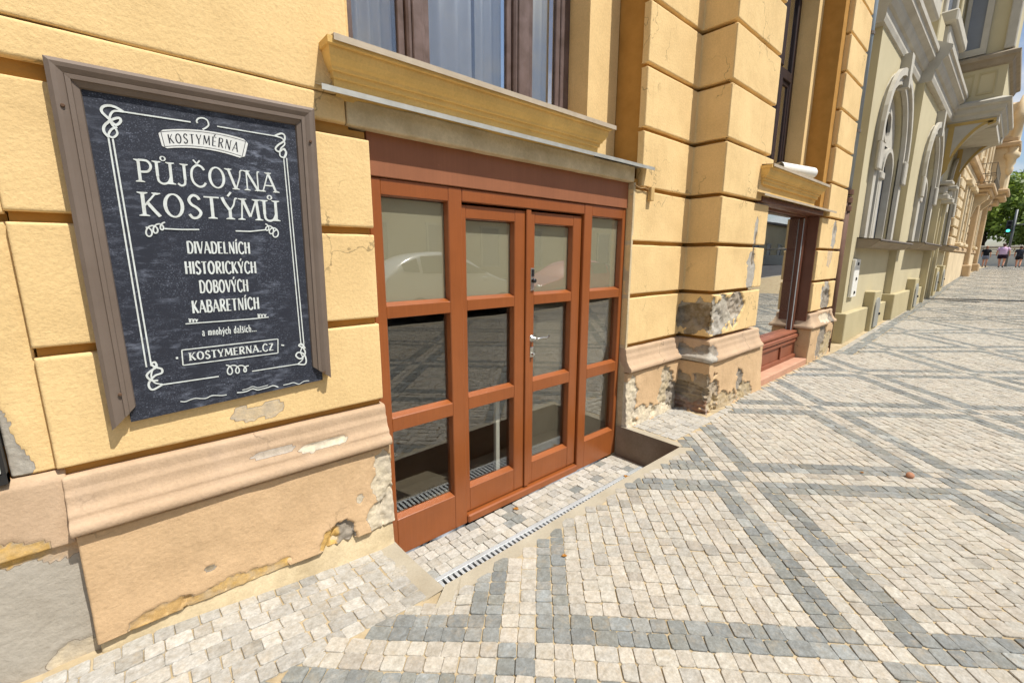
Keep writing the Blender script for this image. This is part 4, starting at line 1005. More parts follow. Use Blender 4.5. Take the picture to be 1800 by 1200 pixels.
def text_mesh(txt, weight, serif, squeeze=1.0, gap=.06):
    """text in unit cap height; returns verts, faces, total width"""
    V_ = []; F_ = []; x = 0
    pc = [0]
    def add(vf):
        vs, fs = vf; b = len(V_); pc[0] += 1; q = (pc[0] % 7)*.00013
        V_.extend([(v[0], v[1], q+i/len(vs)*.00005) for i, v in enumerate(vs)]); F_.extend([tuple(b+i for i in f) for f in fs])
    for ch in txt:
        w, st = strokes(ch)
        for kind, d, wt in st:
            wd = weight*wt
            if kind == 'o':
                cx, cy, rx, ry = d; pts = ell(cx, cy, rx, ry)[:-1]
                ww = [wd*(1 if serif < .5 else (.55+.55*abs(math.cos(2*math.pi*k/22)))) for k in range(len(pts))]
                add(ribbon([((p[0])*squeeze+x, p[1]) for p in pts], ww, True))
            else:
                pts = d if kind == 'l' else crom(d)
                pts = [(p[0]*squeeze+x, p[1]) for p in pts]
                add(ribbon(pts, wd))
                if serif and kind == 'l' and wt >= t_ and ch not in '.':
                    for e, o_ in ((pts[0], pts[1]), (pts[-1], pts[-2])):
                        if abs(e[1]) < .01 or abs(e[1]-1) < .01:
                            if abs(e[0]-o_[0]) > .8*abs(e[1]-o_[1]): continue
                            s = 1 if e[1] < .5 else -1; h = serif*.11
                            add(([Vector((e[0]-h-wd/2, e[1])), Vector((e[0]+h+wd/2, e[1])), Vector((e[0]+h+wd/2, e[1]+s*.035)), Vector((e[0]+wd/2, e[1]+s*.085)), Vector((e[0]-wd/2, e[1]+s*.085)), Vector((e[0]-h-wd/2, e[1]+s*.035))], [(0, 1, 2, 3, 4, 5)]))
        x += (w+gap)*squeeze
    return V_, F_, x-gap*squeeze
YT = [BY-.0016]
def put2d(name, V_, F_, m, fn, parent=sign):
    YT[0] -= .00004
    return link(name, [_xz(fn(v[0], v[1]), v[2] if len(v) > 2 else 0) for v in V_], F_, m, parent)
def _xz(p, q=0): return (p[0], YT[0]-q, p[1])
def line_text(name, txt, lb, lt, rb, weight, serif, squeeze=1.0, gap=.06, m=M_lite, cap=1.0):
    V_, F_, W_ = text_mesh(txt, weight, serif, squeeze, gap)
    O = Vector(B3(*lb)); U = (Vector(B3(*rb))-O)/W_; Q = Vector(B3(*lt))-O
    Q = Vector((0.02*Q.length, Q.length))  # upright
    return put2d(name, V_, F_, m, lambda a, b: O+U*a+Q*(b/cap))
def px_line(name, pts, wd, curve=True, m=M_lite, closed=False):
    P = [B3(*p) for p in pts]
    P = crom(P, 6) if curve else P
    V_, F_ = ribbon(P, wd, closed)
    return put2d(name, V_, F_, m, lambda a, b: (a, b))
def px_group(name, lines, m=M_lite):
    V_ = []; F_ = []
    for li, (pts, wd, curve) in enumerate(lines):
        if name == 'border_line' and li:
            px_group(name, [lines[li]], m); continue
        P = [B3(*p) for p in pts]; P = crom(P, 6) if curve else P
        vs, fs = ribbon(P, wd); b = len(V_); hn = len(vs)//2; V_ += [(v[0], v[1], li*.0004+(i % hn)/hn*.0007) for i, v in enumerate(vs)]; F_ += [tuple(b+i for i in f) for f in fs]
    return put2d(name, V_, F_, m, lambda a, b: (a, b))
line_text('lettering', 'PŮJČOVNA', (241, 319.5), (233, 279), (487, 339), .115, 1.0, 1.05)
line_text('lettering', 'KOSTÝMŮ', (248, 379.5), (241, 337), (491, 389), .12, 1.0, 1.0)
line_text('lettering', 'DIVADELNÍCH', (329.5, 445.5), (327.5, 424), (440, 446), .14, 0, .62, .08)
line_text('lettering', 'HISTORICKÝCH', (326, 481.5), (324, 459.5), (451, 480), .14, 0, .62, .08)
line_text('lettering', 'DOBOVÝCH', (351.5, 515), (350, 493), (437, 512), .14, 0, .62, .08)
line_text('lettering', 'KABARETNÍCH', (338.5, 550.5), (337, 528.5), (456, 542.5), .14, 0, .62, .08)
line_text('lettering', 'a mnohých dalších...', (355.5, 590), (354.5, 577), (451, 582), .15, 0, .8, .08)
line_text('lettering', 'KOSTYMERNA.CZ', (333, 633.5), (331.5, 620), (481, 615), .19, .8, 1.0, .10)
# framed web address
bx = [(319.3, 615), (488.3, 595.5), (488.3, 620), (321.7, 641.5)]
px_group('address_box', [([bx[0], bx[1]], .0042, False), ([bx[1], bx[2]], .0042, False), ([bx[2], bx[3]], .0042, False), ([bx[3], bx[0]], .0042, False), ([(309, 629), (313, 628.5)], .008, False), ([(494, 606), (499, 606.5)], .006, False)])
# hanger and arched name plate
px_group('hanger_mark', [([(347, 217), (345.5, 213), (349, 208.5), (357, 208), (364, 212), (366.5, 220), (362, 225), (356, 228)], .0052, True)])
def banner(px, frac):   # arc from left to right, frac 0 = bottom, 1 = top
    t = px
    x = 277+160*t
    top = 229.5+18*t - 4*9*t*(1-t)*1.0; bot = 262+18.5*t-4*9*t*(1-t)
    x += (1-frac)*(9-17*t)
    return B3(x, bot+(top-bot)*frac)
n = 18
V_ = []; 
for k in range(n+1):
    e = min(k, n-k); ins = .16 if e == 0 else 0
    V_ += [Vector(banner(k/n, 0+ins)), Vector(banner(k/n, 1-ins))]
put2d('name_plate', V_, [(2*k, 2*k+2, 2*k+3, 2*k+1) for k in range(n)], mat('pale_print', hexc(206, 208, 204), .85, .15, var=.08, vscale=40, bump=0), lambda a, b: (a, b))
M_ink = mat('black_print', (.02, .022, .028), .6, .2, var=0, bump=0)
V_, F_, W_ = text_mesh('KOSTYMÉRNA', .10, 0, .62, .20)
put2d('lettering', V_, F_, M_ink, lambda a, b: banner(.09+.82*a/W_, .24+.50*b))
V_, F_ = ribbon([Vector(banner(.03+.94*k/n, .90)) for k in range(n+1)]+[Vector(banner(.97, .1))]+[Vector(banner(.97-.94*k/n, .10)) for k in range(n+1)], .0022, True)
put2d('plate_outline', V_, F_, M_ink, lambda a, b: (a, b))
# border: double side lines, top and bottom lines, corner knots
px_group('border_line', [([(190.5, 242), (257.5, 645)], .0048, False), ([(198, 243), (266, 643)], .0048, False)])
px_group('border_line', [([(498.5, 279), (529, 607)], .0042, False), ([(503.5, 278), (534, 606)], .0042, False)])
px_group('border_line', [([(217, 197), (276, 206), (335, 215)], .0048, False), ([(381.5, 222.5), (483, 239.5)], .0042, False)])
px_group('border_line', [([(286, 675.5), (384.5, 661)], .0048, False), ([(443, 652), (523, 639.5)], .0042, False)])
TLk = [([(217, 197), (203, 189), (190, 186), (180, 189), (179, 197), (190, 208), (203, 220), (212, 214), (209, 208), (197, 211), (184, 221), (183, 232), (192, 242)], .0075, True),
       ([(217, 197), (200, 196), (193, 206), (196, 218), (204, 228), (206, 236), (199, 242), (191, 238), (196, 228), (206, 224)], .0060, True)]
px_group('corner_knot', TLk)
px_group('corner_knot', [([(483, 239), (494, 235), (500, 239), (499, 248), (489, 255), (484, 262), (490, 267), (499, 262), (502, 270), (498, 279)], .0066, True), ([(483, 239.5), (496, 244), (500, 254), (493, 262), (492, 274), (500, 277), (503, 268), (496, 262)], .0052, True)])
px_group('corner_knot', [([(286, 675), (270, 684), (263, 681), (262, 672), (272, 660), (284, 655), (284, 648), (274, 645), (266, 640), (272, 636), (275, 644), (264, 652), (258, 660), (266, 668), (278, 668)], .0070, True), ([(286, 675), (272, 672), (266, 662), (268, 650), (276, 640)], .0052, True)])
px_group('corner_knot', [([(523, 639.5), (535, 640), (538, 633), (534, 622), (524, 619), (520, 625), (528, 630), (536, 621), (533, 612), (525, 607), (530, 604), (536, 612)], .0064, True), ([(523, 639.5), (532, 630), (528, 618), (532, 608)], .0050, True)])
def curls(x0, y0, x1, y1, n, r, flip=1):
    pts = []
    for k in range(n*12+1):
        t = k/(n*12); a = k/12*2*math.pi
        rr = r*(1-.45*t if flip > 0 else .55+.45*t)
        pts.append((x0+(x1-x0)*t+rr*math.sin(a), y0+(y1-y0)*t-rr*math.cos(a)*1.1))
    return pts
px_group('scroll', [(curls(256, 409, 290, 396, 3, 8.5), .0048, True), ([(289, 402), (320, 403.5), (350, 403.5)], .0048, False)])
px_group('scroll', [(curls(466, 398, 488, 412, 3, 7.0, -1), .0048, True), ([(414, 406), (440, 406.8), (466, 404)], .0048, False)])
px_group('scroll', [(curls(397, 650, 437, 647, 3, 8.0), .0048, True)])
px_group('scroll', [([(326, 569), (350, 567), (400, 563.5), (450, 559.5), (472, 557)], .0042, False), (curls(331, 563, 348, 563, 3, 2.6), .0038, True), (curls(452, 555, 468, 554, 3, 2.6), .0038, True)])
# scratched chalk line near the bottom edge
sc_ = []
for k in range(26):
    t = k/25; sc_.append((317+226*t, 705-36*t+1.6*math.sin(k*1.7)+1.2*math.sin(k*3.1)))
px_group('chalk_scratch', [(sc_[0:10], .0038, True), (sc_[11:20], .0045, True), (sc_[20:], .0035, True), ([(p[0], p[1]-4) for p in sc_[12:18]], .003, True)])
# ================================================================== the pale neighbour
M_nb = mat('olive_beige_render', hexc(192, 181, 148), .9, .2, var=.07, vscale=1.2, bump=.2, bscale=30, dirt=.12, dcol=hexc(150, 138, 106), vcoord='World')
M_nbp = mat('olive_plinth', hexc(182, 170, 134), .9, .2, var=.08, vscale=2, bump=.25, bscale=30, dirt=.2, dcol=hexc(150, 136, 100), vcoord='World')
M_nbw = mat('pale_grey_stone', hexc(186, 181, 168), .85, .25, var=.10, vscale=3, bump=.3, bscale=30, dirt=.35, dcol=hexc(140, 132, 118), vcoord='World')
M_nbs = mat('weathered_sill', hexc(150, 138, 120), .85, .25, var=.15, vscale=4, bump=.3, bscale=30, vcoord='World')
M_ochl = mat('ochre_band', hexc(186, 158, 98), .9, .2, var=.08, vscale=2, bump=.2, vcoord='World')
M_npane = mat('grey_blind_pane', hexc(120, 126, 136), .25, .5, var=.08, vscale=2, bump=0, vcoord='World')
M_lead = mat('lead_edge', hexc(112, 104, 96), .7, .3, var=.1, bump=.1, vcoord='World')
nb = thing('neighbour_house', (15.8, 0.3, .1), 'pale olive house with arched twin windows and an oriel on a curved bracket', 'building')
YN, YB = -0.22, -0.35
def arch_pts(x0, x1, spring, n=16):
    c = (x0+x1)/2; r = (x1-x0)/2
    return [(c-r*math.cos(math.pi*k/n), spring+r*math.sin(math.pi*k/n)) for k in range(n+1)]
def arched_wall(name, xa, xb, za, zb, wins, y, dep, m, parent):
    """flat wall with round arched openings, reveals included"""
    mb = MB(); X = xa
    for (x0, x1, sill, spring) in wins:
        mb.add([(X, y, za), (x0, y, za), (x0, y, zb), (X, y, zb)], [(0, 1, 2, 3)])
        mb.add([(x0, y, za), (x1, y, za), (x1, y, sill), (x0, y, sill)], [(0, 1, 2, 3)])
        A = arch_pts(x0, x1, spring)
        for k in range(len(A)-1):
            mb.add([(A[k][0], y, A[k][1]), (A[k+1][0], y, A[k+1][1]), (A[k+1][0], y, zb), (A[k][0], y, zb)], [(0, 1, 2, 3)])
        O = [(x0, sill)]+A+[(x1, sill)]
        for k in range(len(O)):
            a, b = O[k], O[(k+1) % len(O)]
            mb.add([(a[0], y, a[1]), (b[0], y, b[1]), (b[0], y+dep, b[1]), (a[0], y+dep, a[1])], [(3, 2, 1, 0)])
        X = x1
    mb.add([(X, y, za), (xb, y, za), (xb, y, zb), (X, y, zb)], [(0, 1, 2, 3)])
    return mb.build(name, m, parent, fix=False)
def sweep_arch(mb, x0, x1, base, spring, w_, y0, y1):
    """rectangular section swept up a jamb, round the arch and down; w_ outward width"""
    A = [(x0, base)]+arch_pts(x0, x1, spring)+[(x1, base)]
    c = (x0+x1)/2
    def outp(p, k):
        if k == 0: return (p[0]-w_, p[1])
        if k == len(A)-1: return (p[0]+w_, p[1])
        r = (x1-x0)/2; d = ((p[0]-c)/r, (p[1]-spring)/r); return (p[0]+d[0]*w_, p[1]+d[1]*w_)
    n = len(A); vs = []
    for k, p in enumerate(A):
        q = outp(p, k); vs += [(p[0], y0, p[1]), (q[0], y0, q[1]), (q[0], y1, q[1]), (p[0], y1, p[1])]
    fs = []
    for k in range(n-1):
        for j in range(4): fs.append((k*4+j, k*4+(j+1) % 4, (k+1)*4+(j+1) % 4, (k+1)*4+j))
    fs += [(0, 1, 2, 3), ((n-1)*4+3, (n-1)*4+2, (n-1)*4+1, (n-1)*4)]
    mb.add(vs, fs)
def twin_window(x0, x1, sill, spring, y, parent):
    g = MB(); sweep_arch(g, x0, x1, sill, spring, .20, y-.07, y+.02); sweep_arch(g, x0-.13, x1+.13, spring-.05, spring, .12, y-.12, y-.06)
    c = (x0+x1)/2
    g.box(x0-.26, x0-.0, y-.13, y-.069, spring-.5, spring-.05, .02); g.box(x1, x1+.26, y-.13, y-.069, spring-.5, spring-.05, .02)
    g.extr_y([(c-.08, spring+(x1-x0)/2-.05), (c+.08, spring+(x1-x0)/2-.05), (c+.12, spring+(x1-x0)/2+.50), (c-.12, spring+(x1-x0)/2+.50)], y-.15, y+.02)
    w1 = g.build('window', M_nbw, parent)
    t = MB(); hw = (x1-x0)/2
    t.box(c-.10, c+.10, y+.05, y+.2, sill, spring-.42, .03); t.box(c-.15, c+.15, y+.02, y+.2, spring-.5, spring-.36, .02)
    for a, b in ((x0+.02, c-.10), (c+.10, x1-.02)): sweep_arch(t, a+.07, b-.07, sill, spring-.35, .08, y+.06, y+.18)
    # tympanum plate with round light
    A = arch_pts(x0, x1, spring); 
    t.box(x0+.02, x1-.02, y+.12, y+.16, spring-.1+.32, spring+.36, .0)
    t.add([(p[0]*.97+c*.03, y+.11, max(p[1]-.02, spring+.15)) for p in A], [tuple(range(len(A)))])
    t.lathe([(.30, 0), (.30, .05), (.22, .05), (.22, .0)], (c, y+.11, spring+.45), 'y', 18)
    t.build('tracery', M_nbw, w1)
    MB().box(x0-.02, x1+.02, y+.19, y+.2, sill, spring+.4).build('pane', M_npane, w1)
    s = MB(); s.extr_x([(y+.03, sill), (y-.30, sill-.03), (y-.32, sill-.06), (y-.26, sill-.10), (y-.20, sill-.16), (y+.03, sill-.17)], x0-.34, x1+.9); s.build('sill', M_nbs, w1)
    s = MB(); s.extr_x([(y+.0, sill+.012), (y-.33, sill-.02), (y-.335, sill-.045), (y-.32, sill-.045), (y-.31, sill-.03)], x0-.36, x1+.92); s.build('sill_cover', M_lead, w1)
W1 = (9.95, 12.15, 1.82, 3.45); W2 = (14.05, 16.15, 1.86, 3.35); W3 = (19.3, 21.3, 1.9, 3.35)
arched_wall('wall', 9.28, 12.75, -.2, 5.2, [W1], YN, .3, M_nb, nb)
arched_wall('wall', 12.75, 22.4, -.2, 5.2, [W2, W3], YB, .3, M_nb, nb)
m_ = MB(); m_.add([(9.28, YN, -.2), (9.28, .25, -.2), (9.28, .25, 12), (9.28, YN, 12)], [(0, 1, 2, 3)]); m_.add([(12.75, YN, -.2), (12.75, YB, -.2), (12.75, YB, 5.2), (12.75, YN, 5.2)], [(0, 1, 2, 3)])
m_.box(8.23, 9.28, .12, .3, -.2, 12); m_.box(9.281, 22.4, .12, .3, -.2, 5.2); m_.build('wall', M_nb, nb, fix=False)
for w_ in (W1, W2, W3): twin_window(*w_, YN if w_ is W1 else YB, nb)
# plinth lengths with steps, shaded ends
for a, b, y, t in ((9.20, 12.66, YN-.09, .54), (12.68, 16.95, YB-.09, .70), (18.35, 22.4, YB-.09, .98)):
    MB().box(a, b, y, .1, -.2, t, .012).build('plinth', M_nbp, nb)
# entrance: stepped jambs and dark leaf
m_ = MB()
for k in range(3): m_.box(16.86+.12*k, 16.97+.12*k, YB-.16+.07*k, .1, 0, 3.25); m_.box(18.33-.12*k, 18.44-.12*k, YB-.16+.07*k, .1, 0, 3.25)
m_.build('entrance_jamb', M_nb, nb)
MB().box(17.22, 18.08, YB+.12, YB+.16, .2, 3.0).build('door', mat('dark_green_door', hexc(70, 66, 52), .5, .3), nb)
for x in (17.0, 18.3):
    m_ = MB(); m_.box(x-.20, x+.20, YB-.30, .0, 3.05, 3.18, .02); m_.box(x-.16, x+.16, YB-.24, .0, 3.18, 3.42, .05); m_.box(x-.23, x+.23, YB-.34, .0, 3.42, 3.52, .02); m_.build('capital', M_nbw, nb)
# cellar hatches in boxes, meter plate, downpipe
for x, y, z0 in ((11.15, YN, .06), (15.05, YB, .2), (19.2, YB, .42), (20.9, YB, .47)):
    MB().box(x-.28, x+.30, y-.17, .0, z0-.2, z0+.78, .012).build('hatch_box', M_nbp, nb)
    h = MB(); h.extr_y([(x-.20, z0+.08), (x+.20, z0+.08), (x+.20, z0+.48)]+[(x+.20*math.cos(a), z0+.48+.18*math.sin(a)) for a in np.linspace(.2, math.pi-.2, 9)]+[(x-.20, z0+.48)], y-.195, y-.165)
    ho = h.build('hatch', mat('grey_hatch', hexc(150, 150, 142), .6, .3), nb)
    MB().box(x+.15, x+.19, y-.22, y-.195, z0+.30, z0+.35, .004).build('latch', M_black, ho)
mp_ = thing('meter_plate', (9.7, YN-.03, .80), 'tall white cover plate with three black bolts on the olive wall', 'plate')
MB().box(9.50, 9.86, YN-.055, YN-.001, .80, 1.46, .008).build('plate', M_white, mp_)
for z in (.88, 1.12, 1.38): MB().lathe([(.028, 0), (.028, .012), (.02, .016)], (9.68, YN-.055, z), 'y', 12).build('bolt', M_black, mp_)
dp = thing('downpipe', (8.42, -.24, 0), 'rain downpipe, zinc above and brown iron below, between the yellow and olive houses', 'downpipe')
MB().tube([(8.42, -.24, 2.42), (8.42, -.24, 8.0)], .058, 14).build('upper_pipe', mat('blue_grey_zinc', hexc(150, 160, 166), .45, .5, metal=.4, var=.1, vscale=3), dp, True)
MB().tube([(8.42, -.24, -.02), (8.42, -.24, 2.40)], .075, 14).build('lower_pipe', mat('brown_iron', hexc(104, 76, 60), .7, .3, var=.2, vscale=4), dp, True)
for z in (2.18, 2.30, 2.42): MB().tube([(8.42, -.24, z), (8.42, -.24, z+.07)], .092, 14).build('collar', MATS['brown_iron'], dp)
for z in (3.3, 4.6): MB().tube([(8.42, -.24, z), (8.42, -.24, z+.04)], .07, 14).build('bracket', M_lead, dp)
# string course with deep soffit
CPR = [(.0, 5.0), (-.03, 5.01), (-.05, 5.08), (-.055, 5.20), (-.09, 5.22), (-.13, 5.30), (-.14, 5.36), (-.22, 5.42), (-.225, 5.50), (-.26, 5.52), (-.265, 5.60), (-.02, 5.74), (.3, 5.74), (.3, 5.0)]
MB().extr_x([(YN+a, b) for a, b in CPR], 9.1, 12.74).build('string_course', M_nbw, nb)
MB().extr_x([(YB+a-.06, b) for a, b in CPR], 12.74, 16.88).build('string_course', M_nbw, nb)
MB().extr_x([(YB+a-.06, b) for a, b in CPR], 20.4, 22.4).build('string_course', M_nbw, nb)
# upper floor: wall, pilasters, window surrounds and sills
MB().box(9.281, 22.4, YN+.06, .3, 5.79, 12).build('upper_wall', M_nb, nb)
for x in (9.5, 13.0, 16.3, 21.0):
    m_ = MB(); m_.box(x, x+.55, YN-.10, YN+.061, 5.79, 12, .02); m_.box(x-.08, x+.63, YN-.18, YN+.061, 5.79, 6.3, .02); m_.build('pilaster', M_nb, nb)
for x in (10.6, 14.2):
    m_ = MB(); m_.box(x, x+.22, YN-.08, YN+.061, 6.7, 10, .02); m_.box(x+1.5, x+1.72, YN-.08, YN+.061, 6.7, 10, .02); m_.box(x-.25, x+1.97, YN-.32, YN+.061, 6.45, 6.7, .03); m_.box(x-.15, x+1.87, YN-.22, YN+.061, 6.0, 6.44, .03)
    wo = m_.build('window', M_nbw, nb); MB().box(x+.22, x+1.5, YN+.02, YN+.058, 6.7, 10).build('pane', M_npane, wo)
# oriel: curved brackets, slab mouldings, panelled body
OX0, OX1, OY = 16.9, 20.4, -1.28
def bracket(xa, xb):
    n = 12; z0, z1 = 3.52, 4.86
    arc = [(YB-.06-(abs(OY-.02)-abs(YB)-.06)*(1-math.cos(a)), z0+(z1-z0)*math.sin(a)) for a in np.linspace(0, math.pi/2, n+1)]
    # solid between the arc and the wall / slab
    prof = arc+[(OY-.02, z1+.115), (YB+.05, z1+.115), (YB+.05, z0)]
    br = MB().extr_x(prof, xa, xb).build('bracket', M_nbw, nb)
    # raised ochre bands on the side face: wall edge, top edge, curved edge
    m_ = MB(); e = .012; D = abs(OY-.02)-abs(YB)-.06
    def band(p, q):
        vs = []; fs = []; n_ = len(p)
        for a, b in zip(p, q): vs += [(xa-e, *a), (xa-e, *b), (xa-.001, *a), (xa-.001, *b)]
        for k in range(n_-1):
            o_ = k*4; fs += [(o_, o_+1, o_+5, o_+4), (o_, o_+4, o_+6, o_+2), (o_+1, o_+3, o_+7, o_+5)]
        m_.add(vs, fs)
    cv = lambda r, a: (YB-.06-D*(1-r*math.cos(a)), z0+(z1-z0)*r*math.sin(a))
    ang = np.linspace(.12, 1.25, 12)
    band([(YB-.06, z0+.1), (YB-.06, z1+.02)], [(YB-.17, z0+.3), (YB-.17, z1+.02)])
    band([(YB-.02, z1+.025), (OY+.02, z1+.025)], [(YB-.02, z1+.10), (OY+.02, z1+.10)])
    T0 = [(YB-.17-(D-.2)*t, z0+.42+(z1-z0-.42)*math.sin(t*math.pi/2)**.8) for t in np.linspace(0, 1, 12)]
    band(T0, [(a, b+.16*(1-k/14)+.01) for k, (a, b) in enumerate(T0)][:12])
    band([(OY+.02, z1-.03), (OY+.02, z1+.02)], [(OY+.16, z1-.07), (OY+.16, z1+.02)])
    m_.build('bracket_band', M_ochl, br)
bracket(OX0, OX0+.45); bracket(OX1-.45, OX1)
MB().box(OX0+.45, OX1-.45, OY+.02, YB, 4.80, 4.97).build('oriel_soffit', M_nbw, nb)
def ring_mould(prof, name, m):
    """profile (out, z) run round three sides of the oriel"""
    vs = []; fs = []; n = len(prof)
    for (o, z) in prof: vs += [(OX0-o, .1, z), (OX0-o, OY-o, z), (OX1+o, OY-o, z), (OX1+o, .1, z)]
    for i in range(n-1):
        for k in range(3): fs.append((i*4+k, i*4+k+1, (i+1)*4+k+1, (i+1)*4+k))
    fs.append((0, 1, 2, 3)); b = (n-1)*4; fs.append((b, b+1, b+2, b+3))
    return MB().add(vs, fs).build(name, m, nb)
ring_mould([(-.02, 4.97), (.03, 5.0), (.04, 5.08), (.10, 5.14), (.11, 5.24), (.18, 5.28), (.185, 5.36), (.02, 5.44)], 'oriel_cornice', M_nbw)
ring_mould([(.0, 6.17), (.06, 6.2), (.10, 6.30), (.17, 6.34), (.175, 6.42), (.02, 6.50)], 'oriel_cornice', M_nbs)
MB().box(OX0, OX1, OY, .1, 5.43, 6.18).build('oriel_wall', M_nb, nb)
MB().box(OX0+.04, OX1-.04, OY+.04, .1, 6.49, 12).build('oriel_wall', M_nb, nb)
for a, b in ((-.46, -.72), (-.80, -1.12)):   # sunk panels drawn by raised frames on the side
    m_ = MB()
    m_.box(OX0-.02, OX0-.001, a, b, 5.56, 5.60); m_.box(OX0-.02, OX0-.001, a, b, 6.04, 6.08); m_.box(OX0-.02, OX0-.001, a, a-.03, 5.6, 6.04); m_.box(OX0-.02, OX0-.001, b, b+.03, 5.6, 6.04); m_.build('oriel_panel', M_nbp, nb)
m_ = MB(); m_.box(OX0-.03, OX0+.039, -.36, -.44, 6.52, 9.5); m_.box(OX0-.03, OX0+.039, -.72, -.84, 6.52, 9.5); m_.box(OX0-.035, OX0+.039, -.44, -.72, 6.52, 6.68)
ow = m_.build('window', M_nbw, nb); MB().box(OX0+.02, OX0+.038, -.44, -.72, 6.68, 9.5).build('pane', M_npane, ow)
m_ = MB(); m_.box(OX0-.05, OX0+.14, OY-.05, OY+.14, 6.52, 12, .02); m_.build('corner_shaft', M_nbw, nb)

# ================================================================== the ornate sandstone house
M_ss = mat('cream_sandstone', hexc(214, 196, 162), .9, .2, var=.14, vscale=1.5, bump=.3, bscale=20, dirt=.35, dcol=hexc(150, 128, 98), vcoord='World')
M_ssd = mat('brown_sandstone', hexc(196, 172, 138), .9, .2, var=.14, vscale=1.5, bump=.3, bscale=20, dirt=.4, dcol=hexc(120, 98, 74), vcoord='World')
ss = thing('sandstone_house', (31, 0, .5), 'ornate cream sandstone corner house with a railed balcony and a corner turret', 'building')
MB().box(22.41, 39.0, YB+.02, .4, 0, 13).build('wall', M_ssd, ss)
bb = MB()
for k in range(9):
    z = 1.95+k*.34; x = 22.5+(k % 2)*.35
    while x < 38.9:
        L = rnd.uniform(.6, .8); bb.box(x, min(x+L, 38.95), YB-.09, YB+.021, z, z+.30, .03); x += L+.05
o = bb.build('rustication', M_ss, ss); o['kind'] = 'stuff'
MB().box(22.42, 39.05, YB-.16, YB+.021, 1.74, 1.93, .03).build('plinth_course', M_ssd, ss)
m_ = MB(); m_.box(22.42, 39.05, YB-.12, YB+.021, .3, 1.73, .02); m_.build('plinth', M_ss, ss)
for x in (24.2, 26.6, 33.6):
    m_ = MB(); m_.box(x, x+.16, YB-.16, YB+.022, 2.1, 4.2, .02); m_.box(x+.9, x+1.06, YB-.16, YB+.022, 2.1, 4.2, .02); m_.box(x-.1, x+1.16, YB-.26, YB+.022, 4.2, 4.4, .03); m_.box(x-.1, x+1.16, YB-.26, YB+.022, 1.95, 2.09, .03)
    wo = m_.build('window', M_ss, ss); MB().box(x+.16, x+.9, YB-.10, YB-.092, 2.1, 4.2).build('pane', M_npane, wo)
for x in (29.3, 36.2):
    m_ = MB(); m_.box(x, x+.42, YB-.30, YB+.022, .5, 4.4, .03); m_.box(x-.1, x+.52, YB-.40, YB+.022, .5, 1.2, .04); m_.box(x-.08, x+.5, YB-.42, YB+.022, 4.4, 4.75, .05); m_.build('pilaster', M_ssd, ss)
m_ = MB(); m_.box(22.42, 39.05, YB-.24, YB+.023, 5.0, 5.3, .05); m_.build('string_course', M_ssd, ss)
for x in (23.5, 26.2, 28.6, 30.6, 33.0, 35.0):
    m_ = MB(); m_.box(x, x+.35, YB-.16, YB+.022, 5.31, 11, .04); m_.box(x-.1, x+.45, YB-.25, YB+.022, 5.31, 5.8, .04); m_.box(x-.08, x+.43, YB-.3, YB+.022, 8.6, 9.1, .06); m_.build('pilaster', M_ss, ss)
# balcony
bal = MB(); bal.box(28.4, 32.6, -1.02, YB, 4.50, 4.66, .03); bal.box(28.5, 32.5, -.94, YB, 4.34, 4.50, .05); bal.box(28.6, 32.4, -.84, YB, 4.22, 4.34, .04)
bo = bal.build('balcony', M_ssd, ss)
for x in (28.9, 31.6):
    MB().extr_x([(YB, 4.22), (YB, 3.3), (YB-.10, 3.35), (YB-.2, 3.75), (YB-.5, 4.05), (YB-.55, 4.22)], x, x+.4).build('console', M_ss, bo)
M_iron = mat('wrought_iron', hexc(120, 112, 96), .6, .4, var=.1, bump=0)
rl_ = MB()
for (p, q) in (((28.45, -.98), (32.55, -.98)), ((28.45, -.98), (28.45, -.33)), ((32.55, -.98), (32.55, -.33))):
    p = Vector(p); q = Vector(q); n = max(4, int((q-p).length/.13))
    for z in (4.74, 5.08, 5.50): rl_.tube([(p.x, p.y, z), (q.x, q.y, z)], .018, 5)
    for k in range(n+1):
        a = p.lerp(q, k/n); rl_.tube([(a.x, a.y, 4.66), (a.x, a.y-.05, 4.9), (a.x, a.y-.0, 5.2), (a.x, a.y, 5.5)], .011, 4)
o = rl_.build('railing', M_iron, bo); 
# corner turret bay
m_ = MB(); m_.box(36.4, 39.3, -1.15, .3, 4.9, 9.6, .1); tb = m_.build('turret', M_ss, ss)
m_ = MB()
for k, (o_, z0, z1) in enumerate(((-.02, 4.72, 4.9), (-.2, 4.5, 4.72), (-.45, 4.25, 4.5), (-.7, 4.0, 4.25))): m_.box(36.4-o_, 39.3+o_, -1.15-o_*1.0 if k else -1.2, .3, z0, z1, .05)
m_.build('corbel', M_ssd, tb)
MB().box(36.2, 39.4, -1.3, .3, 5.0, 5.2, .05).build('moulding', M_ssd, tb)
m_ = MB(); m_.box(36.2, 39.4, -1.38, .3, 7.35, 7.6, .05); m_.box(36.3, 39.35, -1.28, .3, 7.6, 7.85, .05); m_.build('moulding', M_ssd, tb)
MB().lathe([(.07, 5.9), (.15, 6.05), (.17, 6.25), (.13, 6.35), (.2, 6.5), (.2, 6.7), (.3, 6.8), (.32, 7.0), (.2, 7.1), (.2, 8.6), (.32, 8.7), (.26, 9.0), (.05, 9.9)], (36.5, -1.12, 0), 'z', 16).build('corner_column', M_ss, tb, True)

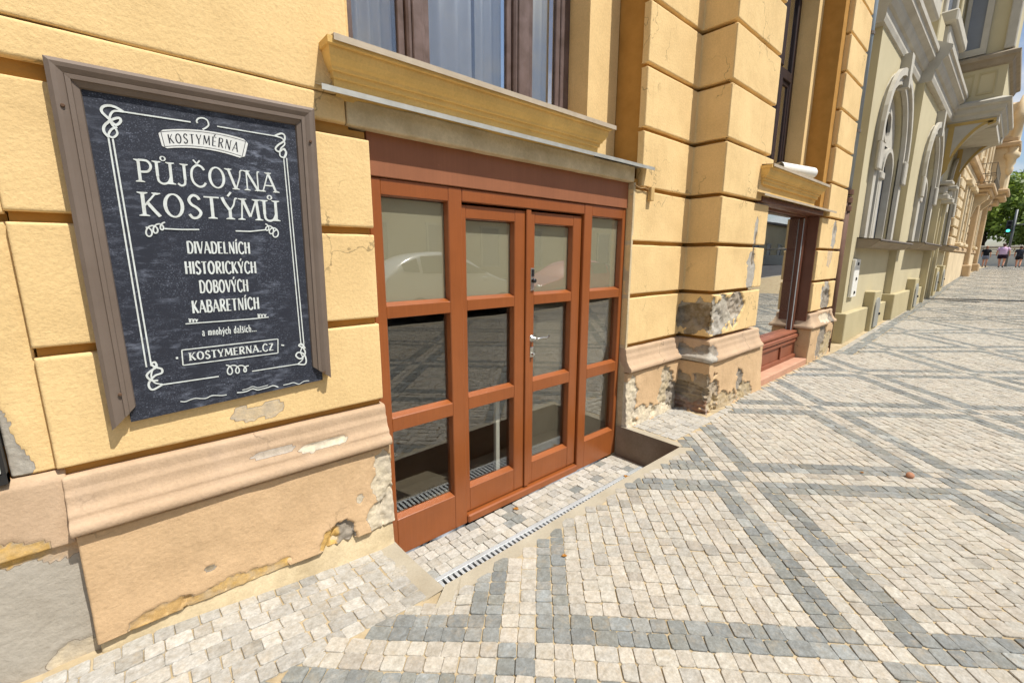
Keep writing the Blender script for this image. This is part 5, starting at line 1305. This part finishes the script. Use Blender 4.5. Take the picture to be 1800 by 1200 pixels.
# ================================================================== balustrade, trees, traffic light, people
bl_ = thing('river_balustrade', (58.2, -4, .8), 'pale stone balustrade with slotted panels across the end of the street', 'balustrade')
M_bs = mat('balustrade_stone', hexc(196, 188, 172), .9, .2, var=.12, vscale=1, bump=.2, vcoord='World')
MB().box(58.0, 58.5, -26, 14, .6, 1.82, .02).build('base', mat('base_stone', hexc(196, 198, 192), .9, .2, var=.08, vcoord='World'), bl_)
MB().box(57.9, 58.6, -26, 14, 2.44, 2.62, .03).build('top_rail', M_bs, bl_)
y = -12.0
while y < 8:
    MB().box(58.02, 58.48, y, y+.62, 1.82, 2.44, .02).build('post', M_bs, bl_)
    m_ = MB(); 
    for z in (1.82, 2.02, 2.22, 2.38): m_.box(58.1, 58.4, y+.62, y+1.5, z, z+.075, .01)
    m_.build('slotted_panel', M_bs, bl_)
    y += 1.5
def leaf_mat(name, c):
    m = bpy.data.materials.new(name); m.use_nodes = True; n = m.node_tree.nodes; l = m.node_tree.links; b = n['Principled BSDF']
    a = n.new('ShaderNodeAttribute'); a.attribute_name = 'tint'; l.new(a.outputs['Color'], b.inputs['Base Color']); b.inputs['Roughness'].default_value = .55
    tr = n.new('ShaderNodeBsdfTranslucent'); l.new(a.outputs['Color'], tr.inputs[0]); mx = n.new('ShaderNodeMixShader'); mx.inputs[0].default_value = .35
    l.new(b.outputs[0], mx.inputs[1]); l.new(tr.outputs[0], mx.inputs[2]); l.new(mx.outputs[0], n['Material Output'].inputs[0]); return m
M_leaf = leaf_mat('leaf', None); M_bark = mat('bark', hexc(84, 70, 56), .95, .1, var=.2, vscale=3, bump=.5, bscale=12)
def tree(loc, h, r, base, label, nleaf=4200, seed=1, tr_h=.28):
    R_ = np.random.default_rng(seed); t = thing('tree', loc, label, 'tree', None)
    x0, y0, z0 = loc
    lr = random.Random(seed); mb = MB()
    mb.tube([(x0, y0, z0-.5), (x0+.1, y0, z0+h*.25), (x0-.1, y0+.1, z0+h*.5), (x0, y0, z0+h*.85)], [.28, .22, .16, .04], 9)
    cl = []
    for k in range(26):
        a = lr.uniform(0, 6.28); e = lr.uniform(-.35, 1.0); rr = r*lr.uniform(.45, .95)
        c = Vector((x0+rr*math.cos(a)*math.cos(e*.9), y0+rr*math.sin(a)*math.cos(e*.9), z0+h*(.56+.40*e*.9)))
        cl.append((c, r*lr.uniform(.26, .44)))
        mb.tube([(x0, y0, z0+h*lr.uniform(.25, .5)), ((x0+c.x)/2, (y0+c.y)/2, (z0+h*.4+c.z)/2), c], [.09, .06, .02], 5)
    mb.build('trunk', M_bark, t)
    C_ = np.array([c for c, q in cl]); Q = np.array([q for c, q in cl])
    k = R_.integers(0, len(cl), nleaf); d = R_.normal(size=(nleaf, 3)); d /= np.linalg.norm(d, axis=1)[:, None]
    p = C_[k]+d*(Q[k]*R_.uniform(.45, 1.05, nleaf))[:, None]
    s = R_.uniform(.14, .30, nleaf)
    u = R_.normal(size=(nleaf, 3)); u /= np.linalg.norm(u, axis=1)[:, None]; v = np.cross(u, d+.3*R_.normal(size=(nleaf, 3))); v /= np.linalg.norm(v, axis=1)[:, None]
    V = np.stack([p-u*s[:, None], p+v*s[:, None]*.55, p+u*s[:, None], p-v*s[:, None]*.55], 1).reshape(-1, 3)
    F = np.arange(nleaf*4).reshape(-1, 4)
    c = np.array(base)[None]*R_.uniform(.6, 1.35, nleaf)[:, None]*(R_.uniform(.8, 1.2, len(cl))[k])[:, None]; c = np.concatenate([c, np.ones((nleaf, 1))], 1)
    o = fast_mesh('crown', V, F, M_leaf, t, False, {'tint': np.repeat(c, 4, 0)}); o['kind'] = 'stuff'
    return t
tree((70, 0.6, .4), 9.4, 3.4, (.22, .30, .045), 'bright green tree beside the sandstone house, behind the balustrade', 5200, 3)
tree((76, -2.6, .4), 11.2, 3.8, (.09, .16, .045), 'tall dark green tree rising behind the traffic light', 5200, 5)
tree((67, -3.4, .2), 7.0, 2.8, (.2, .27, .05), 'low yellowish green tree behind the striped shirt walker', 4000, 8)
tree((84, -6.5, .4), 11.5, 4.2, (.09, .15, .07), 'far bluish green tree at the end of the street', 5200, 13)
tree((74, 5.5, .4), 8.0, 3.4, (.11, .18, .045), 'dark leafy tree mostly hidden behind the corner turret', 4200, 17)
tree((66, -9.5, .3), 7.5, 3.2, (.13, .21, .05), 'broad green tree beyond the floral top walker', 4200, 19)
tl = thing('traffic_light', (54.8, -1.55, .86), 'grey traffic light pole with a lit green lamp near the balustrade', 'traffic light')
M_pole = mat('grey_pole', hexc(110, 112, 112), .5, .4, metal=.3, var=.05)
MB().tube([(54.8, -1.55, .8), (54.8, -1.55, 5.4)], .075, 10).build('pole', M_pole, tl, True)
MB().tube([(54.8, -1.55, 4.2), (54.8, -2.9, 4.25)], .045, 8).build('arm', M_pole, tl, True)
MB().box(54.55, 54.8, -1.45, -1.12, 3.55, 4.55, .04).build('signal_head', M_black, tl)
em = bpy.data.materials.new('green_lamp'); em.use_nodes = True; e_ = em.node_tree.nodes['Principled BSDF']; e_.inputs['Emission Color'].default_value = (.1, .9, .65, 1); e_.inputs['Emission Strength'].default_value = 2.5; e_.inputs['Base Color'].default_value = (.05, .5, .35, 1)
MB().lathe([(.11, 0), (.11, .02), (.05, .05)], (54.55, -1.285, 3.74), 'x', 14).build('lens', em, tl)
for z in (4.05, 4.35): MB().lathe([(.10, 0), (.10, .02)], (54.54, -1.285, z), 'x', 14).build('lens', M_dark, tl)

def person(x, y, h, label, skin, shirt_m, short_m, hair_m, build=1.0, sway=0.0, stripes=False):
    z0 = float(ground(x, y))+.002; s = h/1.70; t = thing('person', (x, y, z0), label, 'person')
    me = bpy.data.meshes.new('body'); b = build
    # facing +x (walking away); y is left-right
    J = {'pel': (0, 0, .92, .14*b), 'sp': (.0, 0, 1.12, .125*b), 'ch': (-.01, 0, 1.30, .135*b), 'nk': (0, 0, 1.46, .055), 'hd': (.02, 0, 1.57, .085), 'ht': (.01, 0, 1.66, .07),
         'sl': (0, .19*b, 1.40, .06), 'el': (-.04, .27*b, 1.14, .045), 'wl': (.10, .28*b, .93, .032), 'hl': (.14, .28*b, .84, .035),
         'sr': (0, -.19*b, 1.40, .06), 'er': (-.03, -.27*b, 1.14, .045), 'wr': (-.02, -.29*b, .90, .032), 'hr': (0, -.29*b, .81, .035),
         'pl': (0, .10*b, .86, .105*b), 'kl': (.14+sway, .10*b, .50, .068), 'al': (.06+sway*1.5, .09, .09, .042), 'tl': (.2+sway*1.5, .10, .035, .036),
         'pr': (0, -.10*b, .86, .105*b), 'kr': (-.02-sway, -.10*b, .49, .068), 'ar': (-.20-sway*1.5, -.09, .12, .042), 'tr': (-.07-sway*1.5, -.10, .035, .036)}
    K = list(J); E_ = [('pel', 'sp'), ('sp', 'ch'), ('ch', 'nk'), ('nk', 'hd'), ('hd', 'ht'), ('ch', 'sl'), ('sl', 'el'), ('el', 'wl'), ('wl', 'hl'), ('ch', 'sr'), ('sr', 'er'), ('er', 'wr'), ('wr', 'hr'),
                       ('pel', 'pl'), ('pl', 'kl'), ('kl', 'al'), ('al', 'tl'), ('pel', 'pr'), ('pr', 'kr'), ('kr', 'ar'), ('ar', 'tr')]
    me.from_pydata([(x+J[k][0]*s, y+J[k][1]*s, z0+J[k][2]*s) for k in K], [(K.index(a), K.index(c)) for a, c in E_], []); me.update()
    o = bpy.data.objects.new('body', me); COL.objects.link(o)
    sk = o.modifiers.new('sk', 'SKIN'); o.modifiers.new('ss', 'SUBSURF').levels = 1
    for i, k in enumerate(K):
        v = me.skin_vertices[0].data[i]; v.radius = (J[k][3]*s, J[k][3]*s); v.use_root = (k == 'pel')
    dg = bpy.context.evaluated_depsgraph_get(); m2 = bpy.data.meshes.new_from_object(o.evaluated_get(dg)); bpy.data.objects.remove(o)
    o = bpy.data.objects.new('body', m2); COL.objects.link(o); m2.materials.clear(); m2.materials.append(skin); m2.polygons.foreach_set('use_smooth', [True]*len(m2.polygons)); attach(o, t)
    def loft(rings, name, m, par=t):
        n = 14; vs = []; fs = []
        for (cx, cy, cz, rx, ry) in rings:
            for k in range(n): a = 2*math.pi*k/n; vs.append((x+(cx+rx*math.cos(a))*s, y+(cy+ry*math.sin(a))*s, z0+cz*s))
        for i in range(len(rings)-1):
            for k in range(n): fs.append((i*n+k, i*n+(k+1) % n, (i+1)*n+(k+1) % n, (i+1)*n+k))
        fs += [tuple(range(n))[::-1], tuple((len(rings)-1)*n+k for k in range(n))]
        return MB().add(vs, fs)
    sh = loft([(0, 0, .88, .165*b, .20*b), (0, 0, 1.05, .16*b, .185*b), (-.01, 0, 1.25, .165*b, .20*b), (-.01, 0, 1.40, .13*b, .20*b), (0, 0, 1.475, .07, .09)], 'shirt', shirt_m)
    for sg, q in ((1, 'l'), (-1, 'r')):
        a = Vector(J['s'+q][:3]); c = Vector(J['e'+q][:3]); P0 = Vector((x, y, z0))
        sh.tube([P0+(a+Vector((0, -sg*.04, .01)))*s, P0+a.lerp(c, .35)*s, P0+a.lerp(c, .7)*s], [.085*s, .08*s, .075*s], 10)
    sh.build('shirt', shirt_m, t, True)
    sr_ = loft([(0, 0, .98, .155*b, .185*b), (0, 0, .86, .175*b, .215*b), (0, 0, .78, .16*b, .21*b)], 'shorts', short_m)
    for q in 'lr':
        a = Vector(J['p'+q][:3]); c = Vector(J['k'+q][:3]); P0 = Vector((x, y, z0)); sr_.tube([P0+a*s, P0+a.lerp(c, .55)*s], [.125*b*s, .12*b*s], 12)
    sr_.build('shorts', short_m, t, True)
    MB().add(*_sph((x-.012*s, y, z0+1.615*s), (.105*s, .095*s, .105*s))).build('hair', hair_m, t, True)
    for q in 'lr':
        a = Vector(J['a'+q][:3]); c = Vector(J['t'+q][:3]); P0 = Vector((x, y, z0)); MB().tube([P0+(a+Vector((-.05, 0, -.045)))*s, P0+(a+Vector((.02, 0, -.03)))*s, P0+c*s], [.04*s, .05*s, .035*s], 10).build('shoe', M_black, t, True)
    return t
def _sph(c, r, n=12, m=8):
    vs = []; fs = []
    for i in range(m+1):
        th = math.pi*i/m
        for k in range(n): a = 2*math.pi*k/n; vs.append((c[0]+r[0]*math.sin(th)*math.cos(a), c[1]+r[1]*math.sin(th)*math.sin(a), c[2]+r[2]*math.cos(th)))
    for i in range(m):
        for k in range(n): fs.append((i*n+k, i*n+(k+1) % n, (i+1)*n+(k+1) % n, (i+1)*n+k))
    return vs, fs
M_skin = mat('skin', hexc(206, 150, 120), .6, .3, var=.04, bump=0)
M_hair = mat('brown_hair', hexc(70, 46, 34), .6, .3, var=.1, bump=0); M_hair2 = mat('fair_hair', hexc(150, 104, 74), .6, .3, var=.1, bump=0)
def stripe_mat():
    m = mat('lilac_striped_cloth', hexc(220, 190, 214), .9, .1, var=0, bump=0); n = m.node_tree.nodes; l = m.node_tree.links
    g = n.new('ShaderNodeNewGeometry'); w_ = n.new('ShaderNodeTexWave'); w_.bands_direction = 'Z'; w_.inputs['Scale'].default_value = 3.6; l.new(g.outputs['Position'], w_.inputs['Vector'])
    r = n.new('ShaderNodeValToRGB'); r.color_ramp.elements[0].position = .55; r.color_ramp.elements[1].position = .65; r.color_ramp.elements[0].color = (*hexc(222, 206, 232), 1); r.color_ramp.elements[1].color = (*hexc(180, 120, 150), 1)
    l.new(w_.outputs[0], r.inputs[0]); l.new(r.outputs[0], n['Principled BSDF'].inputs['Base Color']); return m
person(49.5, -.50, 1.58, 'person in a black top and grey denim shorts walking away along the pavement', M_skin, mat('black_cloth', (.02, .02, .022), .9, .1, var=0, bump=0), mat('grey_denim', hexc(130, 136, 150), .9, .1), M_hair2, .9, .02)
person(49.5, -1.36, 1.74, 'person in a lilac striped top and dark shorts walking between two others', M_skin, stripe_mat(), mat('plum_cloth', (.03, .018, .03), .9, .1, var=0, bump=0), M_hair, 1.15, -.02)
person(49.8, -2.20, 1.56, 'person in a dark floral top and black shorts walking away by the balustrade', M_skin, mat('dark_floral', hexc(60, 66, 74), .9, .1, var=.8, vscale=14, bump=0), mat('black_shorts', (.025, .025, .028), .9, .1, var=0, bump=0), M_hair, 1.0, .03)

# street lamp at the kerb: its pole's shadow crosses the pavement
la = thing('street_lamp', (19.1, -3.3, float(ground(19.1, -3.3))), 'tall grey street lamp at the kerb opposite the oriel', 'street lamp')
MB().tube([(19.1, -3.3, .2), (19.1, -3.3, 1.2), (19.1, -3.3, 6.4)], [.26, .2, .17], 12).build('pole', M_pole, la, True)
MB().tube([(19.1, -3.3, 6.3), (19.1, -3.7, 6.7), (19.1, -4.6, 6.8)], .04, 8).build('arm', M_pole, la, True)
MB().box(18.95, 19.25, -5.2, -4.5, 6.72, 6.86, .04).build('lamp_head', M_pole, la)

# ================================================================== across the street: parked cars and a low building (seen in the glass)
def car(x0, y0, L, paint, label, hs=1.0, flip=False):
    """parked along x, nose towards -x"""
    zr = float(np.interp(x0, GX, GZ))-.13; t = thing('parked_car', (x0+L/2, y0, zr), label, 'car', 'cars parked along the opposite lane')
    k = L/4.3
    S = [(0.0, .42, .62, .70, .64, .55), (.12, .25, .70, .80, .72, .66), (.5, .20, .78, .86, .80, .72), (1.05, .20, .90, .88, .92, .76), (1.45, .20, .95, .89, 1.16, .70), (1.95, .20, .96, .89, 1.44, .62),
         (2.5, .20, .97, .89, 1.49, .62), (3.2, .20, .98, .89, 1.46, .61), (3.75, .22, 1.0, .88, 1.30, .62), (4.1, .28, .98, .85, 1.04, .72), (4.26, .40, .80, .78, .84, .66), (4.3, .48, .72, .70, .74, .6)]
    vs = []; fs = []; n = 14
    for (xx, zl, zb, w_, zt, wt) in S:
        half = [(0, zl), (w_*.86, zl), (w_*.98, zl+.10), (w_, (zl+zb)/2), (w_*.97, zb), (wt*1.02+(w_*.97-wt)*.12, zb+(zt-zb)*.85), (wt*.8, zt), (0, zt+.02)]
        ring = [(xx, a, z) for a, z in half]+[(xx, -a, z) for a, z in half[-2:0:-1]]
        vs += [(x0+p[0]*k, y0+p[1], zr+p[2]*hs) for p in ring]
    n = len(vs)//len(S)
    for i in range(len(S)-1):
        for q in range(n): fs.append((i*n+q, i*n+(q+1) % n, (i+1)*n+(q+1) % n, (i+1)*n+q))
    fs += [tuple(range(n))[::-1], tuple((len(S)-1)*n+q for q in range(n))]
    bo = MB().add(vs, fs).build('body', paint, t, True); ss_ = bo.modifiers.new('s', 'SUBSURF'); ss_.levels = 2; ss_.render_levels = 2
    for sg in (1, -1):
        for (xa, xb, za, zb_, zc, zd) in ((1.35, 2.4, 1.0, 1.02, 1.06, 1.40), (2.5, 3.3, 1.02, 1.03, 1.40, 1.38), (3.38, 3.8, 1.05, 1.08, 1.34, 1.22)):
            ya = y0+sg*.868; yb = y0+sg*.735
            MB().add([(x0+xa*k, ya, zr+za*hs), (x0+xb*k, ya, zr+zb_*hs), (x0+xb*k, yb, zr+zd*hs), (x0+xa*k+.02, yb+(ya-yb)*(.8 if xa < 1.4 else 0), zr+zc*hs)], [(0, 1, 2, 3)]).build('side_window', M_black, t)
        for xw in (.82, 3.42):
            wm = MB(); wm.lathe([(.20, -.10), (.30, -.10), (.315, -.06), (.315, .06), (.30, .10), (.20, .10)], (x0+xw*k, y0+sg*.80, zr+.315), 'y', 24); wo = wm.build('wheel', M_black, t)
            MB().lathe([(.20, -.085), (.19, .085), (.05, .095)] if sg < 0 else [(.05, -.095), (.19, -.085), (.20, .085)], (x0+xw*k, y0+sg*.80, zr+.315), 'y', 20).build('rim', M_chrome, wo)
        MB().add(*_sph((x0+.12*k, y0+sg*.58, zr+.64), (.09, .15, .07))).build('headlight', M_chrome, t, True)
        MB().add(*_sph((x0+4.24*k, y0+sg*.60, zr+.76), (.06, .13, .07))).build('tail_light', mat('red_lens', (.4, .01, .01), .2), t, True)
        MB().box(x0+1.42*k, x0+1.55*k, y0+sg*.90, y0+sg*1.04, zr+.98, zr+1.10, .03).build('mirror', paint, t)
    if flip: t.rotation_euler = (0, 0, math.pi)
    return t
car(4.5, -8.2, 4.5, mat('white_car_paint', hexc(222, 222, 218), .25, .5, var=0, bump=0, coat=.8), 'white tall car parked beside the kerb across from the brown door', 1.17, True)
car(9.8, -8.2, 4.2, mat('red_car_paint', hexc(170, 24, 24), .25, .5, var=0, bump=0, coat=.8), 'red small car parked beside the kerb behind the white one')
ob = thing('opposite_building', (6, -19, -.13), 'long low beige building with plain windows across the street', 'building')
M_ob = mat('beige_render', hexc(196, 182, 152), .9, .2, var=.06, vscale=.5, bump=.1, vcoord='World')
MB().box(-20, 125, -24, -19, -.2, 5.6).build('wall', M_ob, ob)
for k in range(38):
    x = -17+k*3.7
    m_ = MB(); m_.box(x-.1, x, -19, -18.9, 1.0, 3.2); m_.box(x+1.3, x+1.4, -19, -18.9, 1.0, 3.2); m_.box(x-.15, x+1.45, -19, -18.84, .9, 1.0); m_.box(x-.15, x+1.45, -19, -18.86, 3.2, 3.32); wo = m_.build('window', M_nbw, ob)
    MB().box(x, x+1.3, -18.99, -18.97, 1.0, 3.2).build('pane', M_npane, wo)
MB().box(-20.3, 125.3, -24.3, -18.6, 5.6, 5.85).build('roof', M_lead, ob)

# ================================================================== small litter
M_dry = mat('dry_leaf', hexc(160, 112, 52), .9, .1, var=.3, vscale=60, bump=.3)
def dry_leaf(x, y, z, sz, a, label):
    vs = []; n = 9
    out = [(0, -1), (.35, -.55), (.8, -.5), (.45, -.05), (.75, .4), (.3, .35), (0, 1), (-.3, .4), (-.7, .35), (-.4, -.1), (-.75, -.55), (-.3, -.5)]
    for (u, v) in out:
        c, s = math.cos(a), math.sin(a); vs.append((x+(u*c-v*s)*sz, y+(u*s+v*c)*sz, z+.006+.25*sz*abs(u)))
    vs.append((x, y, z+.004)); m = len(out)
    o = link('dry_leaf', vs, [(i, (i+1) % m, m) for i in range(m)], M_dry); so = o.modifiers.new('t', 'SOLIDIFY'); so.thickness = .0015
    rebase(o, (x, y, z)); return tag(o, label, 'leaf')
dry_leaf(1.86, -.03, PIT_Z, .024, .6, 'curled dry leaf on the landing stones below the door threshold')
dry_leaf(2.84, -.27, PIT_Z, .026, 2.0, 'small brown leaf lying on the far end of the drain grate')
dry_leaf(1.50, -.80, float(ground(1.5, -.8)), .016, 1.0, 'tiny dry leaf on the pale stones in front of the drain rim')
dry_leaf(3.7, -1.6, 0.0, .014, 2.4, 'tiny dry leaf in the middle of the pale diamond field')
p = PX(1611, 839, -1.8); 
vs, fs = _sph((0, 0, 0), (.030, .024, .020), 10, 6)
vs = [(a*(1+.12*math.sin(7*b*30)), b, c*(1+.1*math.cos(a*90))) for a, b, c in vs]
pb = link('pebble', vs, fs, mat('terracotta_pebble', hexc(176, 130, 104), .9, .1, var=.2, vscale=40), None, True); pb.location = (3.87, -1.83, .016); tag(pb, 'small terracotta coloured pebble lying on the light band of the pavement', 'pebble')
